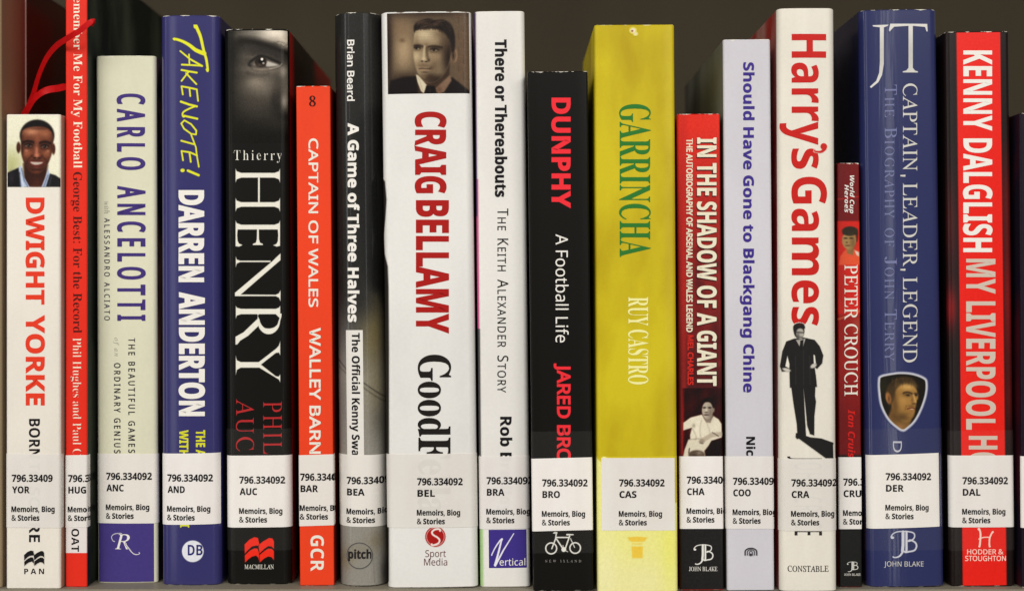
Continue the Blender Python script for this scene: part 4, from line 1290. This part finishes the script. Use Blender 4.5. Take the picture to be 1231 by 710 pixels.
def walker(X, Y):
    k = (30, 29, 28)
    p = Paint(X, Y, k, (930, 380), 4.176)
    p.poly([(112, 603), (160, 598), (250, 628), (300, 640), (302, 712), (262, 712), (196, 664)], k, 2)
    p.poly([(186, 606), (240, 612), (302, 634), (302, 645), (240, 640)], k, 2)
    p.poly([(88, 350), (150, 352), (156, 470), (163, 598), (120, 610), (116, 540), (100, 440)], k, 2)
    p.poly([(148, 352), (210, 350), (208, 400), (213, 428), (205, 500), (204, 598), (182, 590), (168, 548), (158, 440)], k, 2)
    p.poly([(112, 585), (162, 585), (164, 604), (118, 616), (110, 606)], k, 2)
    p.poly([(102, 112), (150, 106), (206, 118), (232, 150), (250, 196), (244, 236), (218, 264), (206, 256), (213, 300), (218, 354), (150, 362), (82, 358), (80, 290), (80, 270), (66, 276), (44, 278), (36, 252), (46, 176), (64, 126)], k, 2)
    p.poly([(70, 198), (80, 240), (79, 262), (60, 250)], HW, 2); p.poly([(200, 192), (207, 196), (212, 236), (202, 238)], HW, 2)
    p.ell(66, 268, 20, 8, (200, 194, 182), 0.3, rot=15); p.ell(200, 248, 17, 10, (200, 194, 182), 0.3, rot=-30)
    p.poly([(112, 118), (130, 150), (136, 122), (150, 116), (148, 150), (160, 112)], (210, 204, 192), 2, 0.8)
    p.line([(137, 124), (138, 165)], 7, (24, 23, 22), 2)
    p.ell(128, 74, 27, 38, (46, 44, 42), 0.06); p.ell(133, 86, 19, 27, (170, 164, 152), 0.15)
    p.poly([(98, 62), (104, 42), (128, 33), (152, 40), (156, 62), (130, 60), (112, 70), (106, 92)], (30, 29, 28), 2, smooth=True)
    p.line([(116, 80), (150, 82)], 6, (44, 42, 40), 2, 0.8); p.line([(124, 104), (146, 104)], 4, (70, 66, 62), 2); p.blob(122, 100, 8, 18, (60, 57, 54), 0.7)
    for q in ([(110, 200), (112, 340)], [(150, 170), (150, 345)], [(180, 200), (184, 340)]):
        p.line(q, 3, (58, 56, 54), 3, 0.6)
    return p
emblem(b, 'walking_man_print', 936, 1003.5, 386, 551, walker, HW, res=2.6)
text(b, 'author_lettering', 'JOHN CRACE', 'sans', 955.3, 988.2, 548.2, 643, ink((44, 42, 42)), track=1.2, off=-0.1)
text(b, 'publisher_lettering', 'CONSTABLE', 'serif', 686.6, 679.4, 947, 996.3, ink((40, 38, 38)), rot=False, off=0.1)
call_label(b, 'CRA', 951.4, 584, 551, 637.6, tr=0.18, wrapl=0.0005, wrapr=0.0002)

# ================================================================== 15 small dark red
b = Book('shortest and narrowest dark red book with a tiny portrait on its spine',
         196, 705.5, 1006.3, 1032.6, 1009, 1036.5, depth=0.125, corner=0.0006, spine=(120, 18, 18), right=(90, 40, 20), rough=0.3, coat=0.2, wear=((235, 225, 210), 1.0))
def crouch(X, Y):
    p = Paint(X, Y, (112, 18, 18))
    p.put(np.clip((Y - 265) / 1.5, 0, 1), (206, 34, 24)); p.put(np.clip((Y - 376) / 3, 0, 1), (150, 26, 20)); p.put(np.clip((Y - 440) / 60, 0, 1), (112, 16, 16)); p.put(np.clip((Y - 545) / 3, 0, 1), (26, 26, 24))
    p.line([(1004, 240), (1034, 236)], 1, (196, 40, 34), 0.6); p.blob(1030, 300, 8, 8, (220, 50, 30), 0.7)
    p.line([(1006, 384), (1024, 378), (1036, 372)], 2, (216, 120, 70), 1, 0.8); p.blob(1030, 392, 6, 12, (170, 80, 60), 0.6)
    p.blob(1012, 350, 5, 30, (160, 26, 22), 0.6)
    q = Paint(X, Y, (0, 0, 0), (1000, 190), 5.92); q.c, q.a = p.c, p.a
    q.poly([(60, 700), (80, 670), (100, 650), (160, 650), (196, 668), (200, 760), (50, 760)], (226, 84, 48), 4)
    q.poly([(98, 620), (160, 615), (150, 690), (110, 680)], (140, 104, 60), 4)
    q.ell(122, 585, 50, 66, (164, 128, 78), 0.08); q.ell(128, 520, 56, 34, (46, 38, 24), 0.12)
    q.poly([(80, 545), (84, 505), (130, 488), (180, 505), (186, 560), (176, 600), (168, 545), (120, 530)], (44, 36, 22), 4, smooth=True)
    q.blob(150, 600, 22, 50, (104, 76, 42), 0.7)
    q.ell(98, 570, 14, 5, (46, 34, 22), 0.5); q.ell(138, 570, 15, 5, (46, 34, 22), 0.5); q.ell(106, 600, 8, 5, (96, 66, 40), 0.5); q.ell(112, 622, 18, 4, (92, 52, 38), 0.5)
    q.poly([(160, 655), (192, 670), (194, 700), (176, 690)], (220, 200, 180), 4)
    return q
panel(b, 'printed_spine', 1008, 1036, 197.5, 705, crouch, res=2.2, blur=1, layer=1, full=1, coat=0.2, rough=0.3, grain=3)
text(b, 'series_lettering', 'World Cup', 'boldi', 1021.6, 1026.8, 211, 256.5, WHT, layer=3)
text(b, 'series_lettering', 'Heroes', 'boldi', 1015.3, 1020.3, 222, 255.5, WHT, layer=3)
text(b, 'title_lettering', 'PETER CROUCH', 'serif', 1015.2, 1030.8, 318, 475.5, OW, layer=3, off=0.1)
text(b, 'author_lettering', 'Ian Cruise', 'boldi', 1019.5, 1027.6, 492, 557, ink((206, 34, 30)), layer=3)
emblem(b, 'publisher_emblem', 1017, 1033, 673.5, 688, jb((226, 224, 216), 1018.3, 674.6, 13.4, 12), (26, 26, 24), layer=3, res=4)
text(b, 'publisher_lettering', 'JOHN BLAKE', 'serif', 691.3, 688.5, 1014.8, 1034.6, WHT, rot=False, layer=3)
call_label(b, 'CRU', 1013.6, 583, 549, 635.3, tr=0.02, wrapl=0.0001, wrapr=0.001)

# ================================================================== 16 navy, shield
NV = (40, 46, 92)
b = Book('wide navy blue hardback with two big silver initials and a shield portrait',
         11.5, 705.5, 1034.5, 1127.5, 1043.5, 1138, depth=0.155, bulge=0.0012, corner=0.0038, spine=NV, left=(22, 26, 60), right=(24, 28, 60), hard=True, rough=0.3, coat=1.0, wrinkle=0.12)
SIL = ink((206, 203, 196), rough=0.3)
def jt(X, Y):
    c = (206, 203, 196)
    p = Paint(X, Y, c, (1030, 10), 3.737)
    p.poly([(104, 84), (122, 84), (122, 250), (114, 300), (98, 332), (66, 358), (60, 352), (88, 326), (101, 290), (104, 240)], c, 1.2)
    p.poly([(72, 76), (143, 74), (140, 80), (124, 86), (102, 86), (74, 82)], c, 1.2)
    p.poly([(144, 100), (150, 70), (318, 70), (320, 104), (314, 104), (308, 84), (252, 80), (252, 268), (262, 280), (275, 284), (275, 289), (206, 289), (206, 284), (222, 280), (232, 268), (232, 80), (168, 84), (156, 96), (148, 106)], c, 1.2)
    p.c += ((np.sin(p.Y * 0.02 + 0.6) * 12))[..., None]
    return p
emblem(b, 'initials_lettering', 1044, 1118, 26, 108, jt, NV)
text(b, 'title_lettering', 'CAPTAIN, LEADER, LEGEND', 'serif', 1085.5, 1102.6, 100.5, 435.3, SIL)
smallcaps(b, 'subtitle_lettering', 'The Biography of John Terry', 'serif', 1063.8, 1078, 102, 433.5, ink((118, 122, 162)), off=-0.05)
text(b, 'author_lettering', 'DE', 'sans', 1073.5, 1084, 530, 556, ink((190, 190, 200)))
def shield(X, Y):
    p = Paint(X, Y, (200, 200, 205), (1040, 430), 5.91)
    pts = [(92, 165), (106, 126), (180, 106), (260, 98), (350, 108), (428, 140), (446, 180), (440, 262), (408, 360), (360, 450), (300, 508), (268, 522), (228, 504), (160, 440), (110, 340), (94, 240)]
    d = p.sdf(catmull(pts))
    p.put((6 - d) / 12, (198, 198, 206))
    q = Paint(X, Y, (22, 19, 12), (1040, 430), 5.91)
    q.blob(130, 200, 40, 70, (40, 38, 20), 0.6)
    q.poly([(172, 400), (200, 330), (330, 440), (312, 540), (220, 530), (150, 450)], (120, 86, 44), 8)
    q.blob(240, 490, 40, 30, (160, 112, 66), 0.7)
    q.poly([(192, 240), (224, 196), (280, 176), (340, 192), (368, 232), (377, 280), (366, 306), (362, 330), (356, 360), (350, 395), (326, 436), (288, 456), (244, 436), (206, 390), (188, 330)], (158, 116, 58), 6, smooth=True)
    q.poly([(148, 240), (186, 170), (256, 134), (328, 142), (362, 176), (366, 214), (330, 196), (274, 186), (236, 206), (212, 240), (202, 300), (180, 320)], (62, 46, 25), 8, smooth=True)
    rh = np.random.RandomState(6)
    for i in range(46):
        x = rh.uniform(180, 345); y = rh.uniform(138, 190)
        q.line([(x, y), (x + rh.uniform(-14, 6), y + rh.uniform(16, 34))], 2.5, ((92, 70, 40), (34, 26, 15))[i % 2], 3, 0.6)
    q.blob(205, 260, 12, 50, (52, 38, 21), 0.7)
    q.blob(300, 205, 50, 22, (208, 164, 92), 0.8)
    q.ell(166, 285, 19, 42, (158, 104, 56), 0.25, rot=-12); q.blob(170, 290, 8, 24, (80, 50, 28), 0.8)
    q.blob(212, 340, 30, 90, (92, 64, 32), 0.85); q.blob(270, 300, 34, 40, (182, 136, 72), 0.7); q.blob(262, 420, 70, 34, (82, 58, 30), 0.85)
    q.blob(300, 258, 36, 18, (84, 60, 32), 0.8); q.blob(362, 258, 16, 14, (84, 60, 32), 0.8)
    q.line([(272, 250), (300, 242), (332, 254)], 8, (42, 30, 17), 5, smooth=True); q.line([(350, 254), (374, 252)], 7, (42, 30, 17), 4)
    q.ell(304, 265, 12, 5, (30, 22, 16), 0.5); q.ell(362, 265, 9, 5, (30, 22, 16), 0.5)
    q.line([(344, 262), (352, 290), (360, 312)], 9, (212, 168, 98), 6, 0.8, smooth=True); q.blob(334, 300, 8, 22, (112, 80, 42), 0.7); q.ell(346, 324, 15, 5, (84, 54, 32), 0.5)
    q.blob(330, 340, 30, 8, (100, 70, 38), 0.7)
    q.line([(300, 362), (330, 354), (352, 360)], 8, (96, 42, 30), 4, smooth=True); q.ell(332, 363, 12, 3, (190, 168, 144), 0.5); q.blob(330, 376, 18, 6, (150, 92, 58), 0.7)
    q.line([(292, 340), (284, 366)], 5, (96, 66, 34), 7, 0.7); q.blob(320, 410, 26, 14, (150, 110, 58), 0.6)
    q.poly([(318, 470), (350, 420), (380, 380), (460, 300), (460, 560), (290, 560)], (26, 22, 14), 8)
    m = np.clip((-13 - d) / 6, 0, 1)[..., None]
    p.c = p.c * (1 - m) + q.c * m
    return p
emblem(b, 'shield_photo', 1053, 1118, 445, 520, shield, NV, res=2.8, blur=2, grain=6)
emblem(b, 'publisher_emblem', 1069, 1105, 636, 673, jb((206, 206, 214), 1071, 637.8, 31.8, 32), NV)
text(b, 'publisher_lettering', 'JOHN BLAKE', 'sans', 680.2, 674.2, 1063, 1110.4, SIL, rot=False)
tape(b, 515, 661)
call_label(b, 'DER', 1064.8, 576.6, 545.5, 634, x0=1043.4, x1=1129.5, tr=0.01, skew=0.0006)

# ================================================================== 17 black with red band
b = Book('black hardback with a broad bright red band down its spine',
         38, 704.5, 1136.5, 1213.5, 1143, 1221.5, depth=0.155, bulge=0.0005, corner=0.002, spine=(26, 18, 18), left=(26, 16, 16), right=(30, 20, 20), hard=True, rough=0.3, coat=0.3, wear=((235, 225, 210), 0.9))
def kenny(X, Y):
    sh = (Y - 38) * 0.0118
    p = Paint(X, Y, (26, 17, 16))
    XX = X - sh
    for (cx, cy, ry, a) in ((1141, 270, 60, 0.35), (1208, 240, 60, 0.5), (1208, 360, 90, 0.8), (1140, 370, 26, 0.9), (1208, 480, 40, 0.4)):
        p.put(np.exp(-((XX - cx) / 7) ** 2 - ((Y - cy) / ry) ** 2), (134, 20, 22), a)
    p.put(np.clip((XX - 1149.4) / 0.9, 0, 1) * np.clip((1202.9 - XX) / 0.9, 0, 1), (230, 34, 24))
    return p
panel(b, 'printed_spine', 1143, 1221, 38.8, 704, kenny, res=1.1, layer=1, full=1, coat=0.15, rough=0.3, grain=2)
text(b, 'title_lettering', 'KENNY DALGLISH', 'bold', 1158, 1192.6, 61, 303, WHT, layer=3, off=0.3)
G17 = ink((206, 190, 174))
text(b, 'subtitle_lettering', 'MY LIVERPOOL', 'bold', 1161.5, 1196.6, 311, 516, G17, layer=3, off=0.3)
text(b, 'subtitle_lettering', 'HO', 'bold', 1164.6, 1199, 523.5, 562, G17, layer=3, off=0.3)
def hh(X, Y):
    c = (250, 216, 200)
    p = Paint(X, Y, c, (1040, 630), 6.445)
    p.line([(878, 36), (892, 60), (892, 110), (884, 168)], 15, c, 3, smooth=True)
    p.line([(990, 58), (968, 92), (962, 130), (966, 168)], 13, c, 3, smooth=True)
    p.line([(882, 112), (920, 98), (965, 100)], 9, c, 3, smooth=True)
    return p
emblem(b, 'publisher_emblem', 1174, 1196, 633.5, 658, hh, (230, 34, 24), layer=3)
PK = ink((252, 208, 194))
text(b, 'publisher_lettering', 'HODDER &', 'sans', 665.6, 659.6, 1162.6, 1206.2, PK, rot=False, layer=3, off=0.1)
text(b, 'publisher_lettering', 'STOUGHTON', 'sans', 673.6, 667.4, 1160.2, 1209.3, PK, rot=False, layer=3, off=0.1)
tape(b, 517, 661)
call_label(b, 'DAL', 1157, 581.4, 547, 633.2, x0=1141.5, x1=1222.5, tr=0.08)

# ================================================================== 18 dark, cut by the right edge
b = Book('dark purple black book cut off by the right edge',
         136, 706, 1225.5, 1280, 1228.5, 1284, depth=0.14, corner=0.001, spine=(26, 20, 32), left=material('dark_side', (30, 22, 34), rough=0.3, mcol=(120, 20, 24), mamt=0.6, mscale=22), rough=0.3, wear=((225, 215, 200), 1.0))
call_label(b, 'DAL', 1240, 581.4, 548, 634, tr=0.02)

# ------------------------------------------------------------------ ribbons
def ribbon(label, pts, w, mat):
    P = []
    for (x, y, Y) in pts:
        d = D + Y
        P.append(((x - CX) * K * d, Y, CZ - (y - CY) * K * d))
    P = np.array(P)
    q = catmull(P, 8)[:8 * (len(P) - 1)]
    q = np.vstack([q, P[-1]])
    org = q[0].copy()
    v, f = [], []
    n = len(q)
    for i in range(n):
        t = q[min(i + 1, n - 1)] - q[max(i - 1, 0)]; t /= np.linalg.norm(t)
        a = np.array((0, -1.0, 0)); side = np.cross(t, a)
        tw = 0.35 * math.sin(i * 0.12)
        ww = w * min(1.0, 0.35 + (n - 1 - i) / 6.0)
        side = side / np.linalg.norm(side)
        nrm = np.cross(side, t)
        side = side * math.cos(tw) + nrm * math.sin(tw); nrm = np.cross(side, t)
        for (a_, b_) in ((-1, 1), (1, 1), (1, -1), (-1, -1)):
            p = q[i] - org + side * a_ * ww / 2 + nrm * b_ * 0.00012
            v.append(tuple(p))
    for i in range(n - 1):
        for j in range(4):
            f.append((i * 4 + j, i * 4 + (j + 1) % 4, i * 4 + 4 + (j + 1) % 4, i * 4 + 4 + j))
    f.append((3, 2, 1, 0)); k = (n - 1) * 4; f.append((k, k + 1, k + 2, k + 3))
    me = bpy.data.meshes.new('ribbon'); me.from_pydata(v, [], f)
    o = link('bookmark_ribbon', me, None, [mat]); o.location = tuple(org)
    o['label'] = label; o['category'] = 'bookmark ribbon'; o['group'] = 'red ribbons rising behind the white paperback'
m_rib = material('ribbon_satin', (190, 14, 18), rough=0.38, mottle=0.12, bump=0.05)
ribbon('long red satin ribbon curving up in front of the tall red spine', [(32, 141, 0.022), (40.5, 112, 0.020), (47, 90, 0.016), (56, 70, 0.009), (67, 56, 0.001), (79, 47.5, -0.004), (93, 39, -0.006), (110.5, 31.5, -0.0045)], 0.0024, m_rib)
ribbon('short red satin ribbon bending behind the tall red spine', [(31, 141, 0.022), (36, 126, 0.020), (44, 116, 0.019), (55, 109, 0.018), (68, 106.5, 0.018), (79, 107, 0.018)], 0.0030, m_rib)
